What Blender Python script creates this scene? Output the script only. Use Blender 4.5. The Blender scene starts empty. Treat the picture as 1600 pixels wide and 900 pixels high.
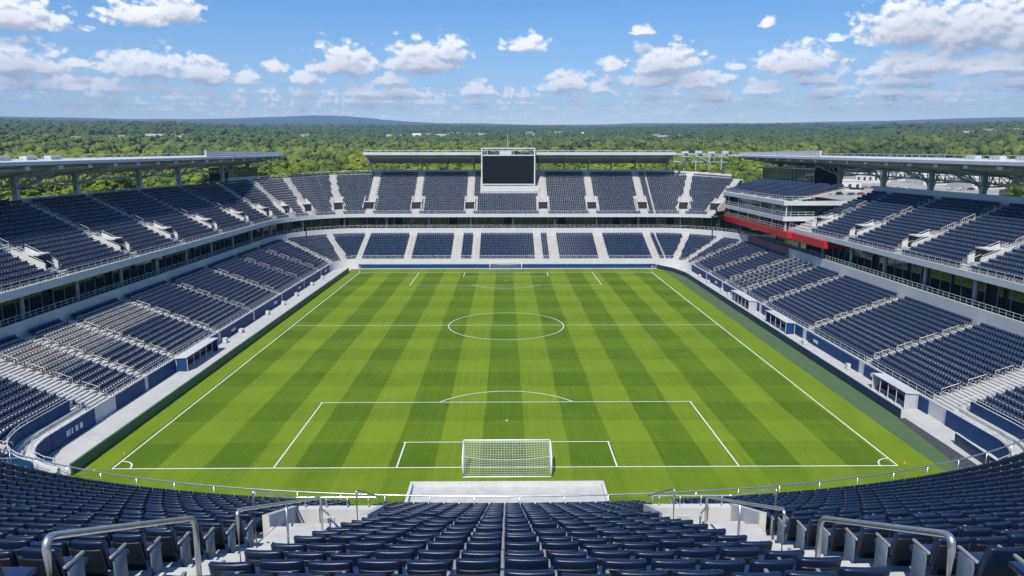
import bpy, bmesh, math, random
import numpy as np
from mathutils import Vector, Matrix
R = math.radians
rng = np.random.default_rng(7)
random.seed(7)
scene = bpy.context.scene
COL = scene.collection

# ------------------------------------------------------------------ camera
FPX = 1101.9
CAM = Vector((-0.114, -109.707, 26.390))
cam_d = bpy.data.cameras.new('camera')
cam_d.sensor_width = 36.0
cam_d.lens = 36.0 * FPX / 1600.0
cam_d.clip_start = 0.1
cam_d.clip_end = 60000.0
cam = bpy.data.objects.new('camera', cam_d)
COL.objects.link(cam)
cam.location = CAM
cam.rotation_euler = (R(90 - 10.50), 0, R(-0.546))
scene.camera = cam
SUN_AZ, SUN_EL = 15.0, 51.0            # sun behind the viewer, to the left
scene.view_settings.view_transform = 'Standard'
scene.view_settings.look = 'None'
scene.view_settings.gamma = 1.0
scene.view_settings.use_curve_mapping = False
scene.view_settings.exposure = 0.12
scene.cycles.use_denoising = True
scene.cycles.max_bounces = 5
scene.cycles.diffuse_bounces = 2
scene.cycles.use_adaptive_sampling = True
scene.cycles.adaptive_threshold = 0.02
scene.cycles.glossy_bounces = 3
scene.cycles.transmission_bounces = 4
scene.cycles.transparent_max_bounces = 8
scene.cycles.volume_bounces = 0
scene.cycles.caustics_reflective = False
scene.cycles.caustics_refractive = False
scene.cycles.use_light_tree = False

# ------------------------------------------------------------------ node helper
class NT:
    def __init__(self, tree):
        self.t = tree; self.n = tree.nodes; self.l = tree.links
    def link(self, a, b):
        self.l.new(a, b)
    def _set(self, sock, v):
        if v is None: return
        if isinstance(v, bpy.types.NodeSocket): self.l.new(v, sock)
        else: sock.default_value = v
    def node(self, typ, **kw):
        nd = self.n.new(typ)
        for k, v in kw.items(): setattr(nd, k, v)
        return nd
    def m(self, op, a, b=None, c=None, clamp=False):
        nd = self.n.new('ShaderNodeMath'); nd.operation = op; nd.use_clamp = clamp
        self._set(nd.inputs[0], a); self._set(nd.inputs[1], b); self._set(nd.inputs[2], c)
        return nd.outputs[0]
    def vm(self, op, a, b=None, out=0):
        nd = self.n.new('ShaderNodeVectorMath'); nd.operation = op
        self._set(nd.inputs[0], a); self._set(nd.inputs[1], b)
        return nd.outputs[out]
    def sep(self, v):
        nd = self.n.new('ShaderNodeSeparateXYZ'); self.l.new(v, nd.inputs[0]); return nd.outputs
    def comb(self, x=0.0, y=0.0, z=0.0):
        nd = self.n.new('ShaderNodeCombineXYZ')
        for i, v in enumerate((x, y, z)): self._set(nd.inputs[i], v)
        return nd.outputs[0]
    def noise(self, vec, scale, detail=3.0, rough=0.5, dim='3D', lac=2.0):
        nd = self.n.new('ShaderNodeTexNoise'); nd.noise_dimensions = dim
        self._set(nd.inputs['Vector'], vec); nd.inputs['Scale'].default_value = scale
        nd.inputs['Detail'].default_value = detail; nd.inputs['Roughness'].default_value = rough
        nd.inputs['Lacunarity'].default_value = lac
        return nd.outputs['Fac']
    def vor(self, vec, scale, feature='SMOOTH_F1', smooth=0.6, out='Distance'):
        nd = self.n.new('ShaderNodeTexVoronoi'); nd.feature = feature
        self._set(nd.inputs['Vector'], vec); nd.inputs['Scale'].default_value = scale
        if feature == 'SMOOTH_F1': nd.inputs['Smoothness'].default_value = smooth
        return nd.outputs[out]
    def rng(self, v, a, b, c=0.0, d=1.0, smooth=False):
        nd = self.n.new('ShaderNodeMapRange'); nd.clamp = True
        nd.interpolation_type = 'SMOOTHSTEP' if smooth else 'LINEAR'
        self._set(nd.inputs['Value'], v)
        for k, x in zip(('From Min', 'From Max', 'To Min', 'To Max'), (a, b, c, d)): self._set(nd.inputs[k], x)
        return nd.outputs[0]
    def mix(self, f, a, b, blend='MIX'):
        nd = self.n.new('ShaderNodeMix'); nd.data_type = 'RGBA'; nd.blend_type = blend
        self._set(nd.inputs[0], f)
        for i, v in ((6, a), (7, b)):
            if isinstance(v, tuple) and len(v) == 3: v = (*v, 1)
            self._set(nd.inputs[i], v)
        return nd.outputs[2]
    def pos(self):
        return self.n.new('ShaderNodeNewGeometry').outputs['Position']
    def objc(self):
        return self.n.new('ShaderNodeTexCoord').outputs['Object']
    def bump(self, h, strength=0.3, dist=0.1):
        nd = self.n.new('ShaderNodeBump'); nd.inputs['Strength'].default_value = strength
        nd.inputs['Distance'].default_value = dist; self.l.new(h, nd.inputs['Height']); return nd.outputs[0]

# ------------------------------------------------------------------ sky: daylight sky with fair-weather cumulus
world = bpy.data.worlds.new('World'); scene.world = world; world.use_nodes = True
def build_world():
    t = world.node_tree; t.nodes.clear(); w = NT(t)
    out = w.node('ShaderNodeOutputWorld'); bg = w.node('ShaderNodeBackground')
    sky = w.node('ShaderNodeTexSky', sky_type='NISHITA', sun_disc=False)
    sky.sun_elevation = R(SUN_EL); sky.sun_rotation = R(180 + SUN_AZ)
    sky.altitude = 200; sky.air_density = 1.0; sky.dust_density = 0.25; sky.ozone_density = 2.2
    d = w.node('ShaderNodeTexCoord').outputs['Generated']
    x, y, z = w.sep(d)
    az = w.m('MULTIPLY', w.m('ARCTAN2', x, y), 57.2958)
    el = w.m('MULTIPLY', w.m('ARCSINE', z), 57.2958)
    # individual cumulus as seen: centre column, base row, half width, top row of the photograph -> directions (degrees)
    C = [(40, 57, 118, 8), (250, 54, 54, 18), (306, 50, 40, 3), (58, 124, 78, 72), (150, 113, 19, 97), (252, 130, 76, 86), (330, 134, 50, 97),
         (40, 147, 66, 122), (130, 148, 52, 125), (190, 149, 38, 127), (352, 140, 30, 114), (445, 121, 18, 102), (402, 139, 18, 116), (490, 139, 27, 117), (480, 156, 21, 141),
         (548, 125, 52, 80), (664, 121, 56, 74), (706, 106, 32, 67), (620, 138, 33, 120), (745, 154, 27, 133), (575, 156, 36, 136), (628, 156, 22, 139), (822, 91, 33, 64),
         (880, 148, 44, 117), (932, 151, 24, 127), (948, 119, 18, 97), (1030, 122, 60, 79), (1008, 142, 50, 118), (1085, 143, 50, 116), (1180, 56, 14, 37), (992, 66, 18, 53), (1140, 116, 20, 104),
         (1230, 122, 70, 80), (1255, 137, 46, 119), (1175, 152, 40, 132), (1105, 161, 40, 144), (1275, 157, 30, 138), (1288, 76, 16, 62),
         (1400, 80, 88, 8), (1490, 84, 110, 4), (1600, 86, 110, 10), (1700, 80, 120, 10), (1420, 124, 98, 82), (1530, 123, 94, 86), (1620, 127, 80, 88), (1390, 137, 66, 121), (1372, 154, 40, 136), (1435, 162, 32, 146), (1572, 140, 54, 117), (1660, 142, 60, 118),
         (-60, 120, 70, 80), (-90, 60, 90, 20)]
    clouds = []
    for (cx, yb, hw, yt) in C:
        az_ = math.degrees(math.atan((cx - 789.4) / FPX)); q_ = math.cos(R(az_))
        e0, e1 = math.degrees(math.atan((245.7 - yb) / FPX * q_)), math.degrees(math.atan((245.7 - yt) / FPX * q_))
        clouds.append((az_, e0, math.degrees(hw / FPX) * q_ * q_, e1 - e0))
    rr = random.Random(11)
    for k in range(48):                # the same fair-weather field carries on round the rest of the horizon
        a = rr.uniform(44, 316); b = rr.choice([5.0, 5.8, 6.5, 9.0, 10.5]); s = 0.40 * b
        clouds.append(((a + 180) % 360 - 180, b, s * rr.uniform(.6, 1.4), s * rr.uniform(.35, .7)))
    def group(name, ins, outs):
        g = bpy.data.node_groups.new(name, 'ShaderNodeTree')
        for n_, t_ in ins: g.interface.new_socket(n_, in_out='INPUT', socket_type=t_)
        for n_, t_ in outs: g.interface.new_socket(n_, in_out='OUTPUT', socket_type=t_)
        q = NT(g); return g, q, q.node('NodeGroupInput'), q.node('NodeGroupOutput')
    def use(q, g, *vals):
        nd = q.node('ShaderNodeGroup'); nd.node_tree = g
        for i_, v_ in enumerate(vals): q._set(nd.inputs[i_], v_)
        return nd.outputs
    # puffs and the rows of small distant clouds: the same for every slice of the sky
    gd, q, gi, go = group('cloud_detail', [('P', 'NodeSocketVector'), ('Base', 'NodeSocketFloat')], [('D', 'NodeSocketFloat')])
    P, base = gi.outputs[0], gi.outputs[1]
    a_, e = q.sep(P)[0], q.sep(P)[1]
    Pn = q.comb(a_, q.m('MULTIPLY', e, 1.5), 0.0)
    n1 = q.noise(Pn, 0.75, 5, 0.60, '2D'); v1 = q.vor(Pn, 1.05, 'SMOOTH_F1', 0.30); v2 = q.vor(Pn, 2.6, 'F1')
    pert = q.m('ADD', q.m('MULTIPLY', q.m('SUBTRACT', n1, 0.5), 1.35), q.m('ADD', q.m('MULTIPLY', q.m('SUBTRACT', 0.45, v1), 0.75), q.m('MULTIPLY', q.m('SUBTRACT', 0.45, v2), 0.36)))
    big = q.m('ADD', base, q.m('MULTIPLY', pert, q.m('MULTIPLY', q.rng(base, -0.7, 0.1), q.rng(base, 0.15, 0.75, 0.95, 0.5))))
    row = None
    for (re_, thick, sc, thr, sd) in ((4.75, 0.60, 0.45, 0.42, 3.1), (4.2, 0.48, 0.60, 0.38, 9.7), (3.75, 0.36, 0.75, 0.37, 5.3), (3.35, 0.26, 0.95, 0.37, 7.9), (3.05, 0.18, 1.2, 0.38, 2.3)):
        nn = q.noise(q.comb(q.m('ADD', a_, sd * 17), sd, 0.0), sc, 3, 0.65, '2D')
        top = q.m('MULTIPLY', q.m('SUBTRACT', nn, thr), 5.0)
        rel = q.m('DIVIDE', q.m('SUBTRACT', e, re_), thick)
        up = q.m('SUBTRACT', top, q.m('MAXIMUM', rel, q.m('MULTIPLY', rel, -3.0)))
        row = up if row is None else q.m('MAXIMUM', row, up)
    nf = q.noise(q.comb(a_, q.m('MULTIPLY', e, 2.0), 0.0), 2.6, 3, 0.62, '2D')
    row = q.m('MINIMUM', q.m('ADD', q.m('MULTIPLY', row, 0.5), q.m('MULTIPLY', q.m('SUBTRACT', nf, 0.50), 1.5)), 0.46)
    q.link(q.m('MAXIMUM', big, row), go.inputs[0])
    def sector(a0, a1):
        nc = [c for c in clouds if a0 - c[2] * 1.7 - .3 < c[0] < a1 + c[2] * 1.7 + .3]
        gb, q, gi, go = group('cloud_base', [('P', 'NodeSocketVector')], [('B', 'NodeSocketFloat')])
        P = gi.outputs[0]; cur = None
        for (ca, ce, hw, hh) in nc:
            dlt = q.vm('SUBTRACT', P, (ca, ce + hh * 0.22, 0))
            dn = q.vm('MULTIPLY', dlt, (1 / (hw * 1.24), 1 / (hh * 1.0), 0))
            ln = q.vm('LENGTH', q.vm('MAXIMUM', dn, q.vm('MULTIPLY', dn, (-1, -3.2, 0))), out=1)
            cur = ln if cur is None else q.m('MINIMUM', cur, ln)
        q.link(q.m('SUBTRACT', 1.0, cur if cur is not None else 9.0) if cur is not None else q.m('ADD', -9.0, 0.0), go.inputs[0])
        gs, q, gi, go = group('cloud_slice', [('P', 'NodeSocketVector'), ('El', 'NodeSocketFloat'), ('Sky', 'NodeSocketColor')], [('C', 'NodeSocketColor')])
        p0, el_, sk = gi.outputs[0], gi.outputs[1], gi.outputs[2]
        p1 = q.vm('ADD', p0, (-0.16, 0.34, 0)); p2 = q.vm('ADD', p0, (-0.25, 1.15, 0))
        d0 = use(q, gd, p0, use(q, gb, p0)[0])[0]; d1 = use(q, gd, p1, use(q, gb, p1)[0])[0]; b2 = use(q, gb, p2)[0]
        alpha = q.rng(d0, -0.04, 0.42, 0.0, 1.0, True)
        lit = q.rng(q.m('SUBTRACT', d0, d1), -0.34, 0.22, 0.0, 1.0, True)
        ccol = q.mix(lit, (7.6, 7.9, 8.4), (13.6, 13.2, 12.7))
        dk = q.rng(b2, 0.0, 0.8, 1.0, 0.60)
        ccol = q.mix(1.0, ccol, q.comb(dk, dk, q.m('ADD', q.m('MULTIPLY', dk, 0.93), 0.07)), 'MULTIPLY')
        fade = q.rng(el_, 2.4, 4.6, 0.72, 0.98)
        q.link(q.mix(q.m('MULTIPLY', alpha, fade), sk, ccol), go.inputs[0])
        b = w.node('ShaderNodeBackground'); b.inputs[1].default_value = SKY_S
        w.link(use(w, gs, p_all, el, skyc)[0], b.inputs[0])
        return b.outputs[0]
    p_all = w.comb(az, el, 0.0)
    SKY_S = 0.10
    skyc = w.mix(1.0, sky.outputs[0], w.mix(w.m('POWER', w.rng(el, 2.0, 14.0), 0.6), (1.75, 1.62, 1.48), (0.36, 0.86, 1.34)), 'MULTIPLY')
    bg.inputs[1].default_value = SKY_S; w.link(skyc, bg.inputs[0])
    # the cloud field is worked out one slice of the horizon at a time
    cuts = [-180, -130, -85, -42, -31, -20, -9, 1, 11, 20, 29, 42, 85, 130, 180]
    def tree(lo, hi):
        if hi - lo == 1: return sector(cuts[lo], cuts[hi])
        mid = (lo + hi) // 2
        a = tree(lo, mid); b = tree(mid, hi)
        mx = w.node('ShaderNodeMixShader'); w.link(w.m('GREATER_THAN', az, float(cuts[mid])), mx.inputs[0])
        w.link(a, mx.inputs[1]); w.link(b, mx.inputs[2]); return mx.outputs[0]
    band = w.m('MULTIPLY', w.m('GREATER_THAN', el, 2.4), w.m('LESS_THAN', el, 15.5))
    mx = w.node('ShaderNodeMixShader'); w.link(band, mx.inputs[0]); w.link(bg.outputs[0], mx.inputs[1]); w.link(tree(0, len(cuts) - 1), mx.inputs[2])
    w.link(mx.outputs[0], out.inputs[0])
build_world()
world.cycles.sampling_method = 'MANUAL'
world.cycles.sample_map_resolution = 512

sun_d = bpy.data.lights.new('sun', 'SUN'); sun_d.energy = 5.0; sun_d.angle = R(0.5); sun_d.color = (1.0, 0.955, 0.88)
sun = bpy.data.objects.new('sun', sun_d); COL.objects.link(sun)
_sd = Vector((-math.sin(R(SUN_AZ)) * math.cos(R(SUN_EL)), -math.cos(R(SUN_AZ)) * math.cos(R(SUN_EL)), math.sin(R(SUN_EL))))
sun.rotation_euler = _sd.to_track_quat('Z', 'Y').to_euler()
sun.location = (-60, -160, 180)

# ------------------------------------------------------------------ materials
MATS = {}
def new_mat(name):
    m = bpy.data.materials.new(name); m.use_nodes = True
    nt = m.node_tree; nt.nodes.clear(); k = NT(nt)
    o = k.node('ShaderNodeOutputMaterial'); b = k.node('ShaderNodeBsdfPrincipled')
    k.link(b.outputs[0], o.inputs[0]); MATS[name] = m
    return m, k, b
def plain(name, col, rough=0.6, metal=0.0, var=0.12, scale=1.5, bump=0.0, spec=0.5, stain=0.0):
    m, k, b = new_mat(name)
    p = k.pos()
    n = k.noise(p, scale, 5, 0.6)
    f = k.rng(n, 0.3, 0.7)
    a = tuple(c * (1 - var) for c in col); c2 = tuple(min(1, c * (1 + var)) for c in col)
    c = k.mix(f, a, c2)
    if stain:
        sx, sy, sz = k.sep(p)
        n2 = k.noise(k.comb(k.m('MULTIPLY', sx, 2.5), k.m('MULTIPLY', sy, 2.5), k.m('MULTIPLY', sz, 0.35)), 0.9, 5, 0.65)
        c = k.mix(k.rng(n2, 0.50, 0.78, 0.0, stain), c, tuple(x * 0.45 for x in col))
    k.link(c, b.inputs['Base Color'])
    b.inputs['Roughness'].default_value = rough; b.inputs['Metallic'].default_value = metal
    b.inputs['Specular IOR Level'].default_value = spec
    if bump:
        k.link(k.bump(k.noise(p, scale * 14, 3), bump, 0.02), b.inputs['Normal'])
    return m
plain('concrete', (0.50, 0.48, 0.45), 0.85, var=0.14, scale=0.9, bump=0.15, stain=0.25)
plain('stair_concrete', (0.52, 0.50, 0.465), 0.85, var=0.12, scale=1.2, bump=0.15, stain=0.25)
plain('white_wall', (0.60, 0.595, 0.58), 0.7, var=0.05, scale=0.35, stain=0.16)
plain('parapet', (0.58, 0.565, 0.535), 0.8, var=0.07, scale=0.8, stain=0.22, bump=0.1)
plain('fascia_grey', (0.56, 0.58, 0.60), 0.55, var=0.05, scale=0.3, stain=0.12)
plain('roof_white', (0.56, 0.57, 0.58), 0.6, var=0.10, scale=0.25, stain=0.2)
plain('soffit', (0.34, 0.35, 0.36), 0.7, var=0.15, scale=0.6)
plain('steel', (0.46, 0.48, 0.50), 0.5, 0.1, var=0.10, scale=0.8)
plain('steel_light', (0.60, 0.61, 0.62), 0.45, 0.1, var=0.08, scale=0.8)
plain('galvanised', (0.58, 0.58, 0.57), 0.34, 0.85, var=0.12, scale=6)
plain('blue_board', (0.007, 0.048, 0.15), 0.6, spec=0.25, var=0.15, scale=0.5, stain=0.15)
plain('navy_board', (0.010, 0.032, 0.085), 0.45, var=0.2, scale=0.5)
plain('green_board', (0.06, 0.13, 0.09), 0.5, var=0.2, scale=0.5)
plain('red_fascia', (0.52, 0.018, 0.025), 0.45, var=0.1, scale=0.4)
plain('red_bounce_wall', (0.27, 0.12, 0.145), 0.65, var=0.12, scale=0.4)  # white wall with the red band's reflection put into its colour
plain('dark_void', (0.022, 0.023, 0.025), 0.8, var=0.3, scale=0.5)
plain('dark_floor', (0.09, 0.088, 0.085), 0.8, var=0.25, scale=0.6)
plain('asphalt', (0.055, 0.056, 0.06), 0.9, var=0.2, scale=2, bump=0.2)
plain('walkway', (0.50, 0.485, 0.46), 0.85, var=0.10, scale=0.5, stain=0.2)
plain('goal_white', (0.82, 0.82, 0.82), 0.4, var=0.02)
plain('net_white', (0.62, 0.62, 0.62), 0.7, var=0.02)
plain('screen', (0.008, 0.009, 0.012), 0.25, var=0.1, scale=0.3)
plain('lettering', (0.62, 0.66, 0.70), 0.6, var=0.05)
plain('orange', (0.65, 0.25, 0.03), 0.6, var=0.05)
plain('yellow', (0.62, 0.50, 0.14), 0.7, var=0.1)
plain('bark', (0.075, 0.055, 0.04), 0.9, var=0.3, scale=1.5)
plain('house_wall', (0.62, 0.59, 0.54), 0.8, var=0.12, scale=0.05)
plain('house_roof', (0.26, 0.22, 0.20), 0.85, var=0.3, scale=0.03)
plain('flat_roof', (0.66, 0.65, 0.63), 0.8, var=0.1, scale=0.05)
plain('window_dark', (0.03, 0.035, 0.04), 0.15, var=0.1)
plain('lot_paving', (0.34, 0.32, 0.30), 0.9, var=0.2, scale=0.06)
plain('tyre', (0.02, 0.02, 0.02), 0.8)
for i, c in enumerate([(0.62, 0.62, 0.62), (0.04, 0.04, 0.045), (0.25, 0.26, 0.28), (0.30, 0.03, 0.03), (0.04, 0.08, 0.20)]):
    plain('car_paint_%d' % i, c, 0.25, 0.2, var=0.02)
def mat_glass():
    m, k, b = new_mat('tinted_glass')
    p = k.objc()
    k.link(k.mix(k.noise(k.pos(), 0.12, 2), (0.010, 0.020, 0.018), (0.022, 0.048, 0.040)), b.inputs['Base Color'])
    b.inputs['Roughness'].default_value = 0.06; b.inputs['IOR'].default_value = 1.6
    k.link(k.bump(k.noise(k.pos(), 0.5, 2), 0.05, 0.05), b.inputs['Normal'])
mat_glass()
def mat_seat(name, col, rough):
    m, k, b = new_mat(name)
    at = k.node('ShaderNodeAttribute'); at.attribute_name = 'fade'
    n = k.noise(k.pos(), 1.7, 3, 0.6)
    c = k.mix(k.rng(n, 0.3, 0.7), tuple(x * 0.82 for x in col), tuple(x * 1.22 for x in col))
    c = k.mix(k.m('MULTIPLY', at.outputs['Fac'], 1.0, clamp=True), c, (0.40, 0.37, 0.34))
    k.link(c, b.inputs['Base Color']); b.inputs['Roughness'].default_value = rough
    k.link(k.bump(k.noise(k.pos(), 60, 2), 0.06, 0.004), b.inputs['Normal'])
mat_seat('seat_navy', (0.0064, 0.0165, 0.047), 0.36)
mat_seat('seat_bowl_lit', (0.017, 0.040, 0.095), 0.40)  # same navy as the near seats, lightened: brighter light put into its colour
mat_seat('seat_pan_navy', (0.011, 0.030, 0.085), 0.42)
plain('seat_shell', (0.0075, 0.0105, 0.0175), 0.42, var=0.25, scale=4)
plain('seat_arm', (0.30, 0.29, 0.27), 0.4, 0.1, var=0.1, scale=6)
plain('seat_end', (0.10, 0.15, 0.20), 0.5, var=0.15, scale=5)

def mat_grass(name, stripes=True):
    m, k, b = new_mat(name)
    p = k.pos(); x, y, z = k.sep(p)
    wob = k.m('ADD', k.m('MULTIPLY', k.m('SUBTRACT', k.noise(p, 1.6, 4, 0.7), 0.5), 0.55), k.m('MULTIPLY', k.m('SUBTRACT', k.noise(p, 0.07, 2), 0.5), 0.7))
    n_f = k.noise(p, 5.5, 5, 0.7)
    n_m = k.noise(p, 0.22, 4, 0.6)
    n_b = k.noise(p, 0.045, 3, 0.55)
    if stripes:
        sx = k.m('SIGN', k.m('SUBTRACT', k.m('FLOORED_MODULO', k.m('DIVIDE', k.m('ADD', k.m('ADD', x, wob), 2.3), 8.0), 1.0), 0.5))
        sy = k.m('SIGN', k.m('SUBTRACT', k.m('FLOORED_MODULO', k.m('DIVIDE', k.m('ADD', k.m('ADD', y, wob), 52.5), 11.0), 1.0), 0.5))
        inside = k.m('LESS_THAN', k.m('ABSOLUTE', x), 34.3)
        iny = k.m('LESS_THAN', k.m('ABSOLUTE', y), 52.6)
        s = k.m('ADD', k.m('MULTIPLY', sx, k.m('ADD', 0.10, k.m('MULTIPLY', iny, 0.17))), k.m('MULTIPLY', k.m('MULTIPLY', sy, 0.12), inside))
        s = k.m('ADD', 0.5, s)
    else:
        s = 0.35
    # fine mower lines along the pitch
    lines = k.noise(k.comb(k.m('MULTIPLY', x, 2.2), k.m('MULTIPLY', y, 0.10), 0), 1.0, 4, 0.7)
    cross = k.noise(k.comb(k.m('MULTIPLY', x, 0.06), k.m('MULTIPLY', y, 1.3), 3), 1.0, 4, 0.7)
    s2 = k.m('ADD', s, k.m('MULTIPLY', k.m('SUBTRACT', lines, 0.5), 0.78))
    s2 = k.m('ADD', s2, k.m('MULTIPLY', k.m('SUBTRACT', cross, 0.5), 0.40))
    s2 = k.m('ADD', s2, k.m('MULTIPLY', k.m('SUBTRACT', n_f, 0.5), 0.75))
    s2 = k.m('ADD', s2, k.m('MULTIPLY', k.m('SUBTRACT', n_m, 0.5), 0.60), clamp=True)
    if stripes: c = k.mix(s2, (0.062, 0.124, 0.000), (0.190, 0.268, 0.012))
    else: c = k.mix(s2, (0.065, 0.115, 0.048), (0.125, 0.185, 0.085))
    if stripes:
        c = k.mix(k.rng(k.noise(p, 0.5, 5, 0.7), 0.66, 0.80, 0, 0.5), c, (0.24, 0.26, 0.03))
        c = k.mix(k.rng(n_b, 0.35, 0.7, 0, 0.28), c, (0.12, 0.20, 0.012))
        # trodden goalmouths and a few tired patches
        gy = k.m('SUBTRACT', k.m('ABSOLUTE', y), 49.5)
        gd = k.vm('LENGTH', k.comb(k.m('MULTIPLY', x, 0.20), k.m('MULTIPLY', gy, 0.33), 0.0), out=1)
        wn = k.noise(p, 1.1, 5, 0.75)
        c = k.mix(k.m('MULTIPLY', k.rng(gd, 0.2, 1.3, 0.55, 0.0, True), k.rng(wn, 0.42, 0.62)), c, (0.20, 0.22, 0.055))
    k.link(c, b.inputs['Base Color'])
    b.inputs['Roughness'].default_value = 0.85; b.inputs['Specular IOR Level'].default_value = 0.25
    k.link(k.bump(k.noise(p, 11, 4, 0.75), 0.5, 0.05), b.inputs['Normal'])
mat_grass('pitch_grass')
mat_grass('turf_surround', False)
def mat_marking():
    m, k, b = new_mat('line_paint')
    n = k.noise(k.pos(), 7, 4, 0.7)
    k.link(k.mix(k.rng(n, 0.35, 0.75), (0.80, 0.82, 0.76), (0.50, 0.60, 0.38)), b.inputs['Base Color']); b.inputs['Roughness'].default_value = 0.9
mat_marking()
def mat_leaf(name, dark, light, attr):
    m, k, b = new_mat(name)
    p = k.pos()
    if attr:
        at = k.node('ShaderNodeAttribute'); at.attribute_name = 'tint'; r = at.outputs['Fac']
    else:
        r = k.node('ShaderNodeObjectInfo').outputs['Random']
    c = k.mix(r, dark, light)
    n = k.noise(p, 0.5, 4, 0.7)
    c = k.mix(k.rng(n, 0.35, 0.7, 0, 0.30), c, tuple(x * 1.4 for x in light))
    c = k.mix(k.rng(k.noise(p, 0.22, 3), 0.5, 0.75, 0, 0.6), c, tuple(x * 0.7 for x in dark))
    k.link(c, b.inputs['Base Color']); b.inputs['Roughness'].default_value = 0.7
    b.inputs['Specular IOR Level'].default_value = 0.25
mat_leaf('leaf', (0.042, 0.082, 0.013), (0.200, 0.235, 0.024), False)
mat_leaf('leaf_far', (0.020, 0.046, 0.015), (0.175, 0.215, 0.026), True)
def mat_ground():
    m, k, b = new_mat('terrain')
    p = k.pos()
    a = k.noise(p, 0.02, 6, 0.7); c2 = k.vor(p, 0.035, 'F1')
    c = k.mix(k.rng(a, 0.3, 0.7), (0.022, 0.045, 0.014), (0.060, 0.095, 0.022))
    c = k.mix(k.rng(c2, 0.2, 0.7), c, (0.020, 0.042, 0.014))
    k.link(c, b.inputs['Base Color']); b.inputs['Roughness'].default_value = 0.95
    k.link(k.bump(c2, 1.0, 12.0), b.inputs['Normal'])
mat_ground()

# ------------------------------------------------------------------ mesh helpers
def link(o, parent=None):
    COL.objects.link(o)
    if parent is not None:
        o.parent = parent
        o.matrix_parent_inverse = Matrix.Translation(-Vector(parent.get('base', (0, 0, 0))))
    return o
def tag(o, label=None, cat=None, group=None, kind=None):
    if label: o['label'] = label
    if cat: o['category'] = cat
    if group: o['group'] = group
    if kind: o['kind'] = kind
    return o
def empty(name, loc=(0, 0, 0), rz=0.0):
    o = bpy.data.objects.new(name, None); COL.objects.link(o)
    o.location = loc; o.rotation_euler = (0, 0, rz); o['base'] = tuple(loc)
    o.empty_display_size = 0.5
    return o
class MB:
    def __init__(s): s.V = []; s.F = []
    def quad(s, a, b, c, d):
        n = len(s.V); s.V += [tuple(a), tuple(b), tuple(c), tuple(d)]; s.F.append((n, n + 1, n + 2, n + 3)); return s
    def hexa(s, p):          # 8 points: bottom loop (ccw from above) then top loop
        n = len(s.V); s.V += [tuple(q) for q in p]
        for f in ((3, 2, 1, 0), (4, 5, 6, 7), (0, 1, 5, 4), (1, 2, 6, 5), (2, 3, 7, 6), (3, 0, 4, 7)): s.F.append(tuple(n + i for i in f))
        return s
    def box(s, x0, x1, y0, y1, z0, z1):
        return s.hexa([(x0, y0, z0), (x1, y0, z0), (x1, y1, z0), (x0, y1, z0), (x0, y0, z1), (x1, y0, z1), (x1, y1, z1), (x0, y1, z1)])
    def bar(s, a, b, w, h, up=(0, 0, 1)):
        a = Vector(a); b = Vector(b); d = (b - a).normalized(); u = Vector(up)
        sd = d.cross(u)
        if sd.length < 1e-4: sd = d.cross(Vector((0, 1, 0)))
        sd.normalize(); u = sd.cross(d).normalized(); sd *= w / 2; u *= h / 2
        return s.hexa([a - sd - u, a + sd - u, b + sd - u, b - sd - u, a - sd + u, a + sd + u, b + sd + u, b - sd + u]) 
    def tube(s, pts, r, n=6, cap=True):
        pts = [Vector(p) for p in pts]; base = len(s.V); m = len(pts)
        for i, p in enumerate(pts):
            d = (pts[min(i + 1, m - 1)] - pts[max(i - 1, 0)]).normalized()
            a = d.cross(Vector((0, 0, 1)))
            if a.length < 1e-3: a = d.cross(Vector((0, 1, 0)))
            a.normalize(); c = a.cross(d)
            for j in range(n):
                t = 2 * math.pi * j / n
                s.V.append(tuple(p + a * (r * math.cos(t)) + c * (r * math.sin(t))))
        for i in range(m - 1):
            for j in range(n):
                k = (j + 1) % n
                s.F.append((base + i * n + j, base + i * n + k, base + (i + 1) * n + k, base + (i + 1) * n + j))
        if cap:
            s.F.append(tuple(base + j for j in range(n))[::-1]); s.F.append(tuple(base + (m - 1) * n + j for j in range(n)))
        return s
    def sweep(s, rings, closed=False):   # rings: list of equal-length point lists
        base = len(s.V); n = len(rings[0])
        for r in rings: s.V += [tuple(p) for p in r]
        for i in range(len(rings) - 1):
            for j in range(n if closed else n - 1):
                k = (j + 1) % n
                s.F.append((base + i * n + j, base + i * n + k, base + (i + 1) * n + k, base + (i + 1) * n + j))
        if closed:
            s.F.append(tuple(base + j for j in range(n))[::-1]); s.F.append(tuple(base + (len(rings) - 1) * n + j for j in range(n)))
        return s
    def mesh(s, name, mat, smooth=False):
        me = bpy.data.meshes.new(name); me.from_pydata(s.V, [], s.F)
        bm = bmesh.new(); bm.from_mesh(me); bmesh.ops.recalc_face_normals(bm, faces=bm.faces); bm.to_mesh(me); bm.free()
        me.materials.append(MATS[mat])
        if smooth:
            me.polygons.foreach_set('use_smooth', [True] * len(me.polygons))
        return me
    def build(s, name, mat, parent=None, smooth=False):
        return link(bpy.data.objects.new(name, s.mesh(name, mat, smooth)), parent)
def inst(name, me, parent, loc, rz=0.0, scale=(1, 1, 1)):
    o = bpy.data.objects.new(name, me); o.location = loc; o.rotation_euler = (0, 0, rz); o.scale = scale
    return link(o, parent)
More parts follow.
